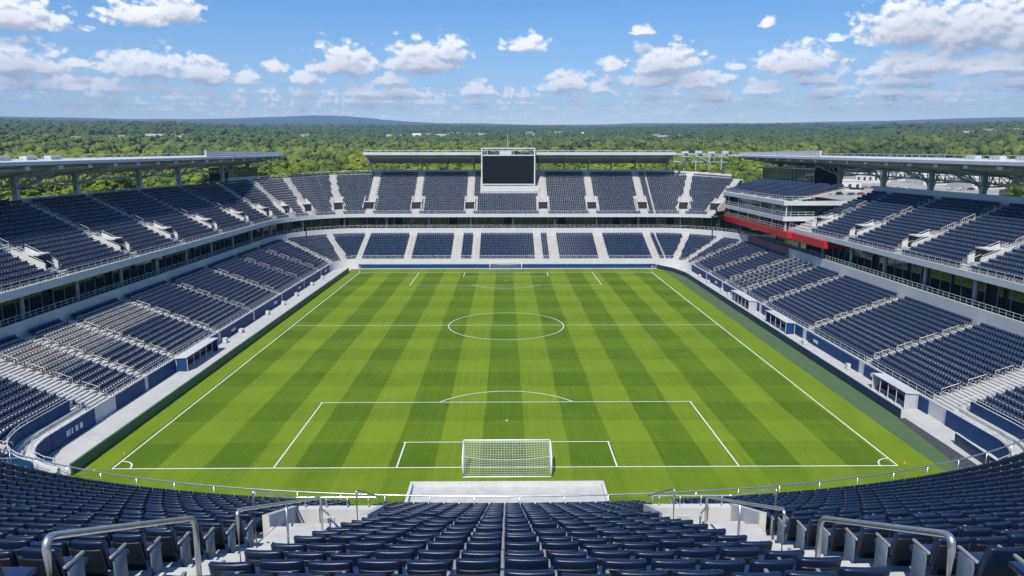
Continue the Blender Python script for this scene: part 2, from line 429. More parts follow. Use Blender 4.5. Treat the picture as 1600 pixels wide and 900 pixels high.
def np_object(name, V, F, mat, attr=None):
    """V (n,3), F (m,4) quads as numpy"""
    me = bpy.data.meshes.new(name)
    me.vertices.add(len(V)); me.vertices.foreach_set('co', np.ascontiguousarray(V, dtype=np.float32).ravel())
    m, k = F.shape
    me.loops.add(m * k); me.loops.foreach_set('vertex_index', np.ascontiguousarray(F, dtype=np.int32).ravel())
    me.polygons.add(m); me.polygons.foreach_set('loop_start', np.arange(0, m * k, k, dtype=np.int32))
    me.update(calc_edges=True)
    for (an, av) in (attr or {}).items():
        a = me.attributes.new(an, 'FLOAT', 'POINT'); a.data.foreach_set('value', np.ascontiguousarray(av, dtype=np.float32))
    if isinstance(mat, (list, tuple)):
        for x in mat: me.materials.append(MATS[x])
    else: me.materials.append(MATS[mat])
    o = bpy.data.objects.new(name, me)
    return o

# ------------------------------------------------------------------ terrain
def vnoise(x, y, s, seed=0):
    """smooth value noise"""
    x = np.asarray(x, float) / s + seed * 13.7; y = np.asarray(y, float) / s + seed * 7.3
    xi = np.floor(x); yi = np.floor(y); fx = x - xi; fy = y - yi
    fx = fx * fx * (3 - 2 * fx); fy = fy * fy * (3 - 2 * fy)
    def h(a, b):
        v = np.sin(a * 127.1 + b * 311.7 + seed * 17.17) * 43758.5453; return v - np.floor(v)
    return (h(xi, yi) * (1 - fx) + h(xi + 1, yi) * fx) * (1 - fy) + (h(xi, yi + 1) * (1 - fx) + h(xi + 1, yi + 1) * fx) * fy
PD = np.array([0, 175, 300, 500, 800, 1300, 2000, 3500, 6000, 8000, 10500, 13000])
PZ = np.array([0, 0, 4, 9, 19, 42, 76, 146, 270, 372, 500, 610])
def height(x, y):
    x = np.asarray(x, float); y = np.asarray(y, float)
    d = np.hypot(x, y + 40); a = np.degrees(np.arctan2(x, y + 110))
    z = np.interp(d, PD, PZ)
    k = np.clip((d - 400) / 1500, 0, 1)
    z = z + k * (vnoise(x, y, 420, 1) - 0.5) * 16 + np.clip((d - 1500) / 3000, 0, 1) * (vnoise(x, y, 1500, 2) - 0.5) * 26
    # a wooded rise to the left, a long far ridge left of centre
    z = z + np.clip((d - 1500) / 1200, 0, 1) * np.clip(1 - (d - 2700) / 2500, 0, 1) * 14 * np.clip((-a - 14) / 10, 0, 1) * np.clip((60 + a) / 20, 0, 1)
    z = z - np.clip((d - 4500) / 3000, 0, 1) * 10 * np.clip((a - 0) / 20, 0, 1)
    r = np.exp(-((a + 13.0) / 5.0) ** 2) + 0.55 * np.exp(-((a + 18.0) / 6) ** 2)
    z = z + np.clip((d - 8200) / 2000, 0, 1) * r * 85
    return z
def terrain():
    na, rr = 240, np.concatenate([[0, 60, 120, 175, 220, 260], np.geomspace(300, 13000, 110)])
    an = np.linspace(0, 2 * np.pi, na, endpoint=False)
    A, Q = np.meshgrid(an, rr)
    X = Q * np.sin(A); Y = Q * np.cos(A) - 40
    Z = height(X, Y) - 0.06
    far = np.clip((Q - 1400) / 1500, 0, 1)
    Z = Z + far * 9 * (vnoise(X, Y, 90, 5) + vnoise(X, Y, 45, 6) - 1)
    V = np.stack([X, Y, Z], -1).reshape(-1, 3)
    i, j = np.meshgrid(np.arange(len(rr) - 1), np.arange(na), indexing='ij'); j2 = (j + 1) % na
    F = np.stack([i * na + j, i * na + j2, (i + 1) * na + j2, (i + 1) * na + j], -1).reshape(-1, 4)[:, ::-1]
    o = np_object('ground', V, F, 'terrain'); COL.objects.link(o)
    o.data.polygons.foreach_set('use_smooth', [True] * len(o.data.polygons))
    tag(o, 'gently rising wooded ground round the stadium', kind='structure')
terrain()

# ------------------------------------------------------------------ pitch, walkways, painted lines
def sheet(name, pts, z, mat, label):
    m = MB(); n = len(pts); m.V += [(p[0], p[1], z) for p in pts]; m.F.append(tuple(range(n)))
    o = m.build(name, mat); tag(o, label, kind='structure'); return o
sheet('stadium_floor', [(-74, -95), (78, -95), (78, 92), (-74, 92)], -0.02, 'concrete', 'concrete ground under the stands')
sheet('pitch', [(-36.9, -62), (37.45, -62), (37.45, 57.9), (-36.9, 57.9)], 0.004, 'pitch_grass', 'bright striped grass football pitch')
sheet('turf_strip', [(37.45, -60), (41.9, -60), (41.9, 57), (37.45, 57.9)], 0.0, 'turf_surround', 'darker green turf strip along the touchline')
sheet('walkway', [(-41.6, -47), (-36.95, -57), (-36.95, 59), (-41.6, 59)], 0.012, 'walkway', 'pale concrete walkway behind the green perimeter wall')
sheet('walkway', [(40.55, -41.2), (44.1, -41.2), (44.1, 58), (40.55, 58)], 0.012, 'walkway', 'pale concrete walkway behind the navy perimeter wall')
sheet('asphalt_path', [(39.0, -56), (41.0, -56), (41.0, -41.2), (40.2, -41.2)], 0.016, 'asphalt', 'dark asphalt ramp beside the turf strip')
sheet('walkway', [(41.0, -56), (44.4, -56), (44.4, -41.2), (41.0, -41.2)], 0.014, 'walkway', 'pale landing beside the asphalt ramp')
def markings():
    m = MB(); z = 0.014; w = 0.13
    def ln(x0, y0, x1, y1, ww=w):
        d = Vector((x1 - x0, y1 - y0)).normalized(); n = Vector((-d.y, d.x)) * ww / 2; e = d * ww / 2
        m.quad((x0 - n.x - e.x, y0 - n.y - e.y, z), (x0 + n.x - e.x, y0 + n.y - e.y, z), (x1 + n.x + e.x, y1 + n.y + e.y, z), (x1 - n.x + e.x, y1 - n.y + e.y, z))
    def arc(cx, cy, r, a0, a1, n):
        for i in range(n):
            a = R(a0 + (a1 - a0) * i / n); b = R(a0 + (a1 - a0) * (i + 1) / n)
            o, q = r + w / 2, r - w / 2
            m.quad((cx + q * math.cos(a), cy + q * math.sin(a), zz), (cx + o * math.cos(a), cy + o * math.sin(a), zz), (cx + o * math.cos(b), cy + o * math.sin(b), zz), (cx + q * math.cos(b), cy + q * math.sin(b), zz))
    for sy in (-1, 1):
        z = 0.014; ln(-34, 52.5 * sy, 34, 52.5 * sy, 0.14)
        z = 0.018
        for sx in (-1, 1):
            ln(20.16 * sx, 52.36 * sy, 20.16 * sx, 36 * sy); ln(9.55 * sx, 52.36 * sy, 9.55 * sx, 47 * sy)
        z = 0.022
        ln(-20.3, 36 * sy, 20.3, 36 * sy); ln(-9.7, 47 * sy, 9.7, 47 * sy)
        zz = 0.026
        a = math.degrees(math.acos(5.5 / 9.15))
        if sy < 0: arc(0, -41.5, 9.15, 90 - a, 90 + a, 40)
        else: arc(0, 41.5, 9.15, 270 - a, 270 + a, 40)
        arc(0, 41.5 * sy, 0.08, 0, 360, 16)
        for sx in (-1, 1):
            a0 = {(1, 1): 180, (-1, 1): 270, (1, -1): 90, (-1, -1): 0}[(sx, sy)]
            arc(34 * sx, 52.5 * sy, 1.5, a0, a0 + 90, 10)
    z = 0.018
    for sx in (-1, 1): ln(34 * sx, -52.5, 34 * sx, 52.5, 0.14)
    z = 0.022; ln(-34, 0, 34, 0)
    zz = 0.026; arc(0, 0, 9.15, 0, 360, 96); arc(0, 0, 0.08, 0, 360, 16)
    o = m.build('pitch_markings', 'line_paint'); tag(o, 'white painted football pitch lines on the grass', kind='structure')
markings()

# ------------------------------------------------------------------ goals
def goal(y, s, label):
    g = empty('football_goal', (0, y, 0)); tag(g, label, 'goal')
    hw, h, dep, bh = 3.72, 2.5, 1.95, 1.88; yb = y - s * dep
    for sx in (-1, 1):
        MB().tube([(sx * hw, y, 0), (sx * hw, y, h)], 0.065, 8).build('post', 'goal_white', g, True)
        MB().tube([(sx * hw, yb, 0.03), (sx * hw, yb, bh)], 0.05, 8).build('back_post', 'goal_white', g, True)
        MB().tube([(sx * hw, y, h), (sx * hw, y - s * 0.6, h - 0.03), (sx * hw, yb, bh)], 0.04, 8).build('top_stay', 'goal_white', g, True)
        MB().tube([(sx * hw, y, 0.04), (sx * hw, yb, 0.04)], 0.04, 8).build('ground_bar', 'goal_white', g, True)
    MB().tube([(-hw, y, h), (hw, y, h)], 0.065, 8).build('crossbar', 'goal_white', g, True)
    MB().tube([(-hw, yb, 0.05), (hw, yb, 0.05)], 0.055, 8).build('ground_bar', 'goal_white', g, True)
    net = MB(); r = 0.0105; nx = 32
    def sag(x): return 0.32 * (1 - (x / hw) ** 2)
    for i in range(nx + 1):
        x = -hw + 2 * hw * i / nx
        net.tube([(x, y, h), (x, (y + yb) / 2, (h + bh) / 2 - sag(x) * 0.6), (x, yb, bh - sag(x)), (x, yb + s * 0.1, 0.9), (x, yb, 0.06)], r, 3, False)
    def row(f):      # points along the width at fraction f of the top panel / back panel
        pts = []
        for i in range(13):
            x = -hw + 2 * hw * i / 12
            if f <= 1: yy = y + (yb - y) * f; zz = h + (bh - h) * f - sag(x) * f
            else:
                g2 = f - 1; yy = yb + s * 0.1 * math.sin(g2 * math.pi); zz = (bh - sag(x)) * (1 - g2) + 0.06 * g2
            pts.append((x, yy, zz))
        return pts
    for i in range(1, 9): net.tube(row(i / 8), r, 3, False)
    for i in range(1, 9): net.tube(row(1 + i / 9), r, 3, False)
    net.tube(row(1.0), 0.03, 5, False)
    for sx in (-1, 1):
        for i in range(1, 9):
            f = i / 9; yy = y + (yb - y) * f
            net.tube([(sx * hw, yy, 0.05), (sx * hw, yy, h + (bh - h) * f)], r, 3, False)
        for i in range(1, 9):
            zz = bh * i / 9; net.tube([(sx * hw, y, zz * h / bh), (sx * hw, yb, zz)], r, 3, False)
    net.build('net', 'net_white', g)
goal(-52.5, 1, 'white goal with net at the end nearer the dark seats')
goal(52.5, -1, 'small white goal in front of the far blue boards')
def flag(x, y, label):
    g = empty('corner_flag', (x, y, 0)); tag(g, label, 'flag', 'corner flags')
    MB().tube([(x, y, 0), (x, y, 1.5)], 0.025, 6).build('pole', 'goal_white', g)
    m = MB(); m.hexa([(x, y - .01, 1.15), (x + .4, y - .03, 1.2), (x + .4, y - .02, 1.2), (x, y + .01, 1.15), (x, y - .01, 1.5), (x + .4, y - .03, 1.47), (x + .4, y - .02, 1.47), (x, y + .01, 1.5)])
    m.build('flag', 'orange', g)
flag(-34.1, 52.7, 'thin corner flag at the far end by the green wall')
flag(34.1, 52.7, 'thin corner flag at the far end by the turf strip')
def cone(x, y, label, mat='orange'):
    m = MB(); n = 10
    m.box(x - .11, x + .11, y - .11, y + .11, 0.005, 0.03)
    m.sweep([[(x + r * math.cos(2 * math.pi * i / n), y + r * math.sin(2 * math.pi * i / n), z) for i in range(n)] for r, z in ((.09, .03), (.05, .16), (.02, .19))], True)
    tag(m.build('marker_cone', mat), label, 'cone')
cone(-35.3, -52.9, 'small yellow marker outside the corner beside the green wall', 'yellow')
cone(34.9, -52.0, 'small orange marker outside the corner by the turf strip')
cone(-34.6, -49.4, 'small orange marker on the grass beyond the corner arc')

# ------------------------------------------------------------------ the bowl: shared geometry of the three stands
CL, CR, YC = -36.5, 39.0, 54.5          # corner centres
RF = 5.0
NL, NR, YNL, YNR, RN = -34.5, 37.0, -49.0, -50.0, 7.0
LN, LD = 15, 0.905                        # lower tier rows
UN, UD, U0 = 17, 0.94, 14.2              # upper tier rows and first offset
def wts(kind, t=0.0):
    """weights of (left, far, right) profile"""
    if kind == 'L': return (1, 0, 0)
    if kind == 'F': return (0, 1, 0)
    if kind == 'R': return (0, 0, 1)
    s = t * t * (3 - 2 * t)
    return (1 - s, s, 0) if kind == 'CL' else (0, s, 1 - s)
def blend(w, a, b, c): return w[0] * a + w[1] * b + w[2] * c
def zl0(w): return blend(w, 1.4, 2.0, 1.4)
def zl1(w): return blend(w, 6.45, 6.6, 6.25)
def zwt(w): return blend(w, 7.9, 8.3, 8.1)
def zfb(w): return blend(w, 10.75, 11.15, 11.55)
def zu0(w): return blend(w, 11.6, 11.9, 12.25)
def zu1(w): return blend(w, 19.9, 22.2, 19.4)
def zlow(w, k): return zl0(w) + (zl1(w) - zl0(w)) * k / LN
def zup(w, k): return zu0(w) + (zu1(w) - zu0(w)) * k / UN
class St:                                # a station on the bowl's front line
    def __init__(s, bx, by, nx, ny, w): s.b = (bx, by); s.n = (nx, ny); s.w = w
    def p(s, d, z): return (s.b[0] + s.n[0] * d, s.b[1] + s.n[1] * d, z)
def left_st(y0=-49.0, y1=54.5): return [St(-41.5, y, -1, 0, wts('L')) for y in (y0, y1)]
def cl_st(a0=180.0, a1=90.0, n=14):
    r = []
    for i in range(n + 1):
        a = a0 + (a1 - a0) * i / n; c, s = math.cos(R(a)), math.sin(R(a))
        r.append(St(CL + RF * c, YC + RF * s, c, s, wts('CL', (180 - a) / 90)))
    return r
def far_st(x0=CL, x1=CR): return [St(x, 59.5, 0, 1, wts('F')) for x in (x0, x1)]
def cr_st(a0=90.0, a1=0.0, n=14):
    r = []
    for i in range(n + 1):
        a = a0 + (a1 - a0) * i / n; c, s = math.cos(R(a)), math.sin(R(a))
        r.append(St(CR + RF * c, YC + RF * s, c, s, wts('CR', a / 90)))
    return r
def right_st(y1=54.5, y0=-50.0): return [St(44.0, y, 1, 0, wts('R')) for y in (y1, y0)]
def nl_st(a0=255.0, a1=180.0, n=12):
    return [St(NL + RN * math.cos(R(a)), YNL + RN * math.sin(R(a)), math.cos(R(a)), math.sin(R(a)), wts('L')) for a in np.linspace(a0, a1, n + 1)]
def nr_st(a0=0.0, a1=-75.0, n=12):
    return [St(NR + RN * math.cos(R(a)), YNR + RN * math.sin(R(a)), math.cos(R(a)), math.sin(R(a)), wts('R')) for a in np.linspace(a0, a1, n + 1)]
SEG = {  # stations of each stand's lower and upper tier
    'left': dict(low=nl_st() + left_st()[1:] + cl_st(180, 135, 7)[1:], up=left_st(-60) + cl_st(180, 135, 7)[1:]),
    'far': dict(low=cl_st(135, 90, 7) + far_st()[1:] + cr_st(90, 45, 7)[1:], up=cl_st(135, 90, 7) + far_st()[1:] + cr_st(90, 47, 7)[1:]),
    'right': dict(low=cr_st(45, 0, 7) + right_st()[1:] + nr_st()[1:], up=right_st(33.6, -60)),
}
def step_profile(st, k0, k1, fn, d0, dd, first_drop=0.5):
    pts = []
    for k in range(k0, k1):
        z = fn(st.w, k); zp = fn(st.w, k - 1) if k > k0 else z - first_drop
        pts.append(st.p(d0 + dd * k, zp)); pts.append(st.p(d0 + dd * k, z))
    pts.append(st.p(d0 + dd * k1, fn(st.w, k1 - 1)))
    return pts
stands = {}
for key, loc, lab in (('left', (-56, 0, 0), 'two-tier navy seated stand under a pale roof along the green-walled touchline'),
                      ('far', (0, 75, 0), 'two-tier navy seated stand behind the far goal with the black screen'),
                      ('right', (58, 0, 0), 'two-tier navy seated stand with dugouts and red-banded club corner')):
    stands[key] = tag(empty('grandstand', loc), lab, 'grandstand')

# aisles: (segment, position, half width)
LOW_AISLES = {'left': [('NL', 238, .7), ('NL', 208, .7), ('L', -39.9, 1.7), ('L', -31.5, .7), ('L', -23.4, .7), ('L', -10.4, .7), ('L', 3.8, .7), ('L', 18.7, .7), ('L', 33.3, .7), ('L', 46.5, .7), ('CL', 158, .7)],
              'far': [('CL', 118, .6), ('F', -35.9, .75), ('F', -24.0, .75), ('F', -12.3, .9), ('F', -7.4, .8), ('F', 7.9, .8), ('F', 11.9, .9), ('F', 23.8, .75), ('F', 36.6, .75), ('CR', 66, .6)],
              'right': [('CR', 38, .6), ('CR', 14, .6), ('R', 42.0, .7), ('R', 30.5, .7), ('R', 19.6, .7), ('R', 8.9, .7), ('R', -9.4, .7), ('R', -26.2, .7), ('R', -41.4, 1.7), ('NR', -38, .7)]}
UP_AISLES = {'left': [('L', -38.5, .7), ('L', -21, .7), ('L', -3.6, .7), ('L', 12.5, .7), ('L', 29.6, .7), ('L', 47, .7), ('CL', 164, .6), ('CL', 146, .6)],
             'far': [('CL', 130, .6), ('CL', 109, .7), ('F', -35.8, .9), ('F', -23.4, .75), ('F', -9.4, .75), ('F', 9.8, .75), ('F', 22.6, .75), ('F', 35.9, .75), ('CR', 70, .7), ('CR', 48.5, .8)],
             'right': [('R', 26.5, .7), ('R', 11, .7), ('R', -5.4, .7), ('R', -20.8, .7), ('R', -38, .7)]}
VOM = [(2, 6)]                            # rows opened by a vomitory at an upper aisle
def aisle_station(a):
    seg, v, hw = a
    if seg == 'L': return St(-41.5, v, -1, 0, wts('L'))
    if seg == 'R': return St(44.0, v, 1, 0, wts('R'))
    if seg == 'F': return St(v, 59.5, 0, 1, wts('F'))
    c, s = math.cos(R(v)), math.sin(R(v))
    if seg == 'CL': return St(CL + RF * c, YC + RF * s, c, s, wts('CL', (180 - v) / 90))
    if seg == 'CR': return St(CR + RF * c, YC + RF * s, c, s, wts('CR', v / 90))
    if seg == 'NL': return St(NL + RN * c, YNL + RN * s, c, s, wts('L'))
    if seg == 'NR': return St(NR + RN * c, YNR + RN * s, c, s, wts('R'))
def lat(st, d, o, z):                    # point at offset d outwards and o sideways
    return (st.b[0] + st.n[0] * d - st.n[1] * o, st.b[1] + st.n[1] * d + st.n[0] * o, z)
def lbox(mb, st, d0, d1, o0, o1, z0, z1):
    a = [lat(st, d0, o0, z0), lat(st, d1, o0, z0), lat(st, d1, o1, z0), lat(st, d0, o1, z0)]
    b = [(p[0], p[1], z1) for p in a]; mb.hexa(a + b)
def aisle(parent, a, fn, n, d0, dd, rail, vom=None):
    st = aisle_station(a); hw = a[2]; m = MB()
    for k in range(n):
        if vom and vom[0] <= k < vom[1]:
            if m.V: m.build('aisle_stair', 'stair_concrete', parent); m = MB()
            continue
        z = fn(st.w, k); z2 = fn(st.w, min(k + 1, n - 1)); zm = (z + z2) / 2
        lbox(m, st, d0 + dd * k + 0.01, d0 + dd * (k + .5), -hw, hw, z - 0.3, z + 0.025)
        lbox(m, st, d0 + dd * (k + .5) + 0.003, d0 + dd * (k + 1) - 0.006, -hw, hw, z - 0.3, zm + 0.025)
    m.build('aisle_stair', 'stair_concrete', parent)
    if rail:
        m = MB(); k = 1
        while k + 2 < n:
            o = 0.0 if hw < 1 else hw
            p = [lat(st, d0 + dd * (k + .25), o, fn(st.w, k)), lat(st, d0 + dd * (k + .25), o, fn(st.w, k) + 0.9), lat(st, d0 + dd * (k + 2.2), o, fn(st.w, k + 2) + 0.85), lat(st, d0 + dd * (k + 2.2), o, fn(st.w, k + 2))]
            m.tube(p, 0.032, 5)
            if hw > 1:
                p = [lat(st, d0 + dd * (k + .25), -o, fn(st.w, k)), lat(st, d0 + dd * (k + .25), -o, fn(st.w, k) + 0.9), lat(st, d0 + dd * (k + 2.2), -o, fn(st.w, k + 2) + 0.85), lat(st, d0 + dd * (k + 2.2), -o, fn(st.w, k + 2))]
                m.tube(p, 0.032, 5)
            k += 3
        m.build('aisle_rail', 'steel_light', parent)
def vomitory(parent, a):
    st = aisle_station(a); k0, k1 = VOM[0]; hw = a[2] + 0.45
    d0, d1 = U0 + UD * k0, U0 + UD * k1
    z0, z1 = zup(st.w, k0), zup(st.w, k1)
    for s in (-1, 1):
        m = MB(); o0, o1 = s * hw, s * (hw + 0.22)
        q = [lat(st, d0 - .2, o0, z0 - .2), lat(st, d1, o0, z0 - .2), lat(st, d1, o1, z0 - .2), lat(st, d0 - .2, o1, z0 - .2)]
        if s < 0: q = [q[3], q[2], q[1], q[0]]
        top = [(p[0], p[1], (z0 + 0.75) if i in (0, 3) else (z1 + 0.62)) for i, p in enumerate(q)]
        m.hexa(q + top); m.build('vomitory_wall', 'parapet', parent)
        r = MB(); pts = [lat(st, d0, s * (hw + .11), z0 + .7), lat(st, d0, s * (hw + .11), z0 + 1.05), lat(st, d1, s * (hw + .11), z1 + .95), lat(st, d1, s * (hw + .11), z1 + .5)]
        r.tube(pts, 0.03, 5); r.build('vomitory_rail', 'steel_light', parent)
    zo = z0 + 1.75
    m = MB(); lbox(m, st, U0 + UD * (k0 + .7), U0 + UD * (k1 - .3), -hw + .02, hw - .02, z0 - .1, zo); m.build('vomitory_shade_block', 'dark_void', parent)  # solid dark block; the opening's shade is put into its colour
    m = MB(); lbox(m, st, U0 + UD * (k0 + .62), U0 + UD * (k1 - .1), -hw + .01, hw - .01, zo + .004, zo + .16); m.build('vomitory_roof', 'parapet', parent)

pane_me = MB().box(-0.5, 0.5, -0.02, 0.02, -0.5, 0.5).mesh('pane', 'tinted_glass')
mull_me = MB().box(-0.5, 0.5, -0.5, 0.5, -0.5, 0.5).mesh('mullion', 'steel')
shade_panel_me = MB().box(-.5, .5, -.02, .02, -.5, .5).mesh('doorway_shade_panel', 'dark_void')  # thin dark panel, shade of an open doorway painted as its colour
def path_points(sts, d, step):
    """points every `step` metres along offset d with normal and weights"""
    P = [(s.p(d, 0), s.n, s.w) for s in sts]; out = []; carry = 0.0
    for (a, na, wa), (b, nb, wb) in zip(P[:-1], P[1:]):
        L = math.hypot(b[0] - a[0], b[1] - a[1]); t = carry
        while t <= L:
            f = t / L if L else 0
            nx, ny = na[0] + (nb[0] - na[0]) * f, na[1] + (nb[1] - na[1]) * f; q = math.hypot(nx, ny)
            out.append(((a[0] + (b[0] - a[0]) * f, a[1] + (b[1] - a[1]) * f), (nx / q, ny / q), tuple(wa[i] + (wb[i] - wa[i]) * f for i in range(3))))
            t += step
        carry = t - L
    return out
def railing(parent, sts, d, zf, h, step, r=0.03, name='railing', mat='steel_light', mids=1):
    pts = path_points(sts, d, step); m = MB()
    for (p, n, w) in pts: z = zf(w); m.tube([(p[0], p[1], z), (p[0], p[1], z + h)], r * .8, 4, False)
    for q in range(mids + 1):
        hh = h * (1 - q / (mids + 1)); m.tube([(p[0], p[1], zf(w) + hh) for (p, n, w) in pts], r if q == 0 else r * .6, 5)
    m.build(name, mat, parent)
def ribbon(mb, sts, prof):               # closed profile swept along stations: prof(st) -> list of points
    mb.sweep([prof(s) for s in sts], True)

def build_stand(key):
    g = stands[key]; lo, up = SEG[key]['low'], SEG[key]['up']
    m = MB(); m.sweep([step_profile(s, 0, LN, zlow, 0.25, LD) for s in lo]); m.build('lower_terrace', 'concrete', g)
    m = MB(); m.sweep([step_profile(s, 0, UN, zup, U0, UD) for s in up]); m.build('upper_terrace', 'concrete', g)
    # front wall of the lower tier
    m = MB(); ribbon(m, lo, lambda s: [s.p(-0.05, -0.1), s.p(0.24, -0.1), s.p(0.24, zl0(s.w) + 0.25), s.p(-0.05, zl0(s.w) + 0.25)])
    m.build('front_wall', 'white_wall', g)
    railing(g, lo, 0.1, lambda w: zl0(w) + 0.25, 0.75, 1.6)
    # concourse floor, ceiling and upper front edge
    m = MB(); ribbon(m, lo, lambda s: [s.p(14.15, zwt(s.w) - 1.3), s.p(19.6, zwt(s.w) - 1.3), s.p(19.6, zwt(s.w) - 1.0), s.p(14.15, zwt(s.w) - 1.0)])
    m.build('concourse_floor', 'dark_floor', g)
    m = MB(); ribbon(m, up, lambda s: [s.p(14.1, zfb(s.w) + .03), s.p(24, zfb(s.w) + .03), s.p(24, zfb(s.w) + .3), s.p(14.1, zfb(s.w) + .3)])
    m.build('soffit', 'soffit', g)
    m = MB(); ribbon(m, up, lambda s: [s.p(13.75, zfb(s.w)), s.p(14.08, zfb(s.w)), s.p(14.08, zu0(s.w) + .12), s.p(13.75, zu0(s.w) + .12)])
    m.build('fascia', 'fascia_grey', g)
    railing(g, up, 13.95, lambda w: zu0(w) + .12, 0.8, 1.5, 0.025)
    # wall behind the lower tier in separate panels
    pts = path_points(lo, 14.05, 0.5)
    seglen = 24
    for i in range(0, len(pts) - 1, seglen):
        pp = pts[i:i + seglen + 1]
        if len(pp) < 2: continue
        m = MB(); rings = []
        for q, (p, n, w) in enumerate(pp):
            e = 0.0
            zb = zlow(w, LN - 1) - 0.3
            rings.append([(p[0], p[1], zb), (p[0] + n[0] * .3, p[1] + n[1] * .3, zb), (p[0] + n[0] * .3, p[1] + n[1] * .3, zwt(w)), (p[0], p[1], zwt(w))])
        a, b = Vector(rings[0][0]), Vector(rings[1][0]); t = (b - a).normalized() * 0.012
        rings[0] = [tuple(Vector(v) + t) for v in rings[0]]
        m.sweep(rings, True)
        mid = pp[len(pp) // 2][0]
        mv = key == 'right' and 34 < mid[1] < 63 and mid[0] > 52
        o = m.build('wall_panel', 'red_bounce_wall' if mv else 'white_wall', g)
        if mv: o['label'] = 'white wall panel with painted mauve reflection of the red band'
    railing(g, lo, 14.2, lambda w: zwt(w), 0.75, 1.2, 0.03)
    # glass line of the concourse: panes between mullions, columns in front
    for i, (p, n, w) in enumerate(path_points(up, 18.2, 2.4)):
        rz = math.atan2(n[1], n[0]) - math.pi / 2
        zb, zt = zwt(w) - 1.0, zfb(w)
        if i % 6 != 5:
            inst('pane', pane_me, g, (p[0], p[1], (zb + zt) / 2), rz, (2.26, 1, zt - zb))
        else:
            inst('doorway_shade_panel', shade_panel_me, g, (p[0] + n[0] * .4, p[1] + n[1] * .4, (zb + zt) / 2), rz, (2.3, 1, zt - zb))
        tx, ty = -n[1], n[0]
        inst('mullion', mull_me, g, (p[0] + tx * 1.2, p[1] + ty * 1.2, (zb + zt) / 2), rz, (0.10, 0.14, zt - zb))
    for i, (p, n, w) in enumerate(path_points(up, 16.2, 11.0)):
        zb, zt = zwt(w) - 1.0, zfb(w); m = MB()
        m.tube([(p[0], p[1], zb), (p[0], p[1], zt + .02)], 0.28, 10); m.build('concourse_column', 'steel', g, True)
    # dark back of the concourse and the stand's outer shell
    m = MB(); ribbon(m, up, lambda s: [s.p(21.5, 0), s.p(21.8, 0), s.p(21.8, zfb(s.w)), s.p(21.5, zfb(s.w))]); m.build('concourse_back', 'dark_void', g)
    m = MB(); ribbon(m, up, lambda s: [s.p(31.2, -0.1), s.p(31.5, -0.1), s.p(31.5, zu1(s.w) - .4), s.p(31.2, zu1(s.w) - .4)]); m.build('outer_wall', 'fascia_grey', g)
    m = MB(); ribbon(m, up, lambda s: [s.p(U0 + UD * UN, zu1(s.w) - .7), s.p(31.2, zu1(s.w) - .7), s.p(31.2, zup(s.w, UN - 1)), s.p(U0 + UD * UN, zup(s.w, UN - 1))]); m.build('top_walkway', 'concrete', g)
    for a in LOW_AISLES[key]: aisle(g, a, zlow, LN, 0.25, LD, True)
    for a in UP_AISLES[key]:
        aisle(g, a, zup, UN, U0, UD, key != 'far', VOM[0]); vomitory(g, a)
for key in ('left', 'far', 'right'): build_stand(key)

# parapet panels behind the top rows
def top_panels(key, sts, step, h, mat, z_extra=0.0, skip=None):
    g = stands[key]; me = MB().box(-0.5, 0.5, -0.07, 0.07, 0, 1).mesh('parapet_panel', mat)
    for i, (p, n, w) in enumerate(path_points(sts, U0 + UD * UN + 0.55, step)):
        if skip and skip(p): continue
        rz = math.atan2(n[1], n[0]) - math.pi / 2
        inst('parapet_panel', me, g, (p[0], p[1], zup(w, UN - 1) - 0.01), rz, (step - 0.05, 1, h))
top_panels('right', right_st(33, -60), 2.2, 1.75, 'fascia_grey')
top_panels('far', far_st(-34.5, 40), 4.0, 1.35, 'fascia_grey')
top_panels('left', left_st(-60, -6), 2.4, 1.0, 'tinted_glass')
top_panels('left', left_st(-4, 54), 2.4, 0.95, 'fascia_grey')
railing(stands['left'], left_st(-60, 54.5) + cl_st(180, 135, 7)[1:], U0 + UD * UN + 0.4, lambda w: zup(w, UN - 1), 1.15, 2.0, 0.03, 'back_railing')
railing(stands['far'], cl_st(135, 90, 8) + far_st(CL, -34.6)[1:], U0 + UD * UN + 0.4, lambda w: zup(w, UN - 1), 1.2, 1.2, 0.035, 'back_railing', mids=1)
top_panels('far', cr_st(88, 52, 6), 3.0, 1.3, 'white_wall')

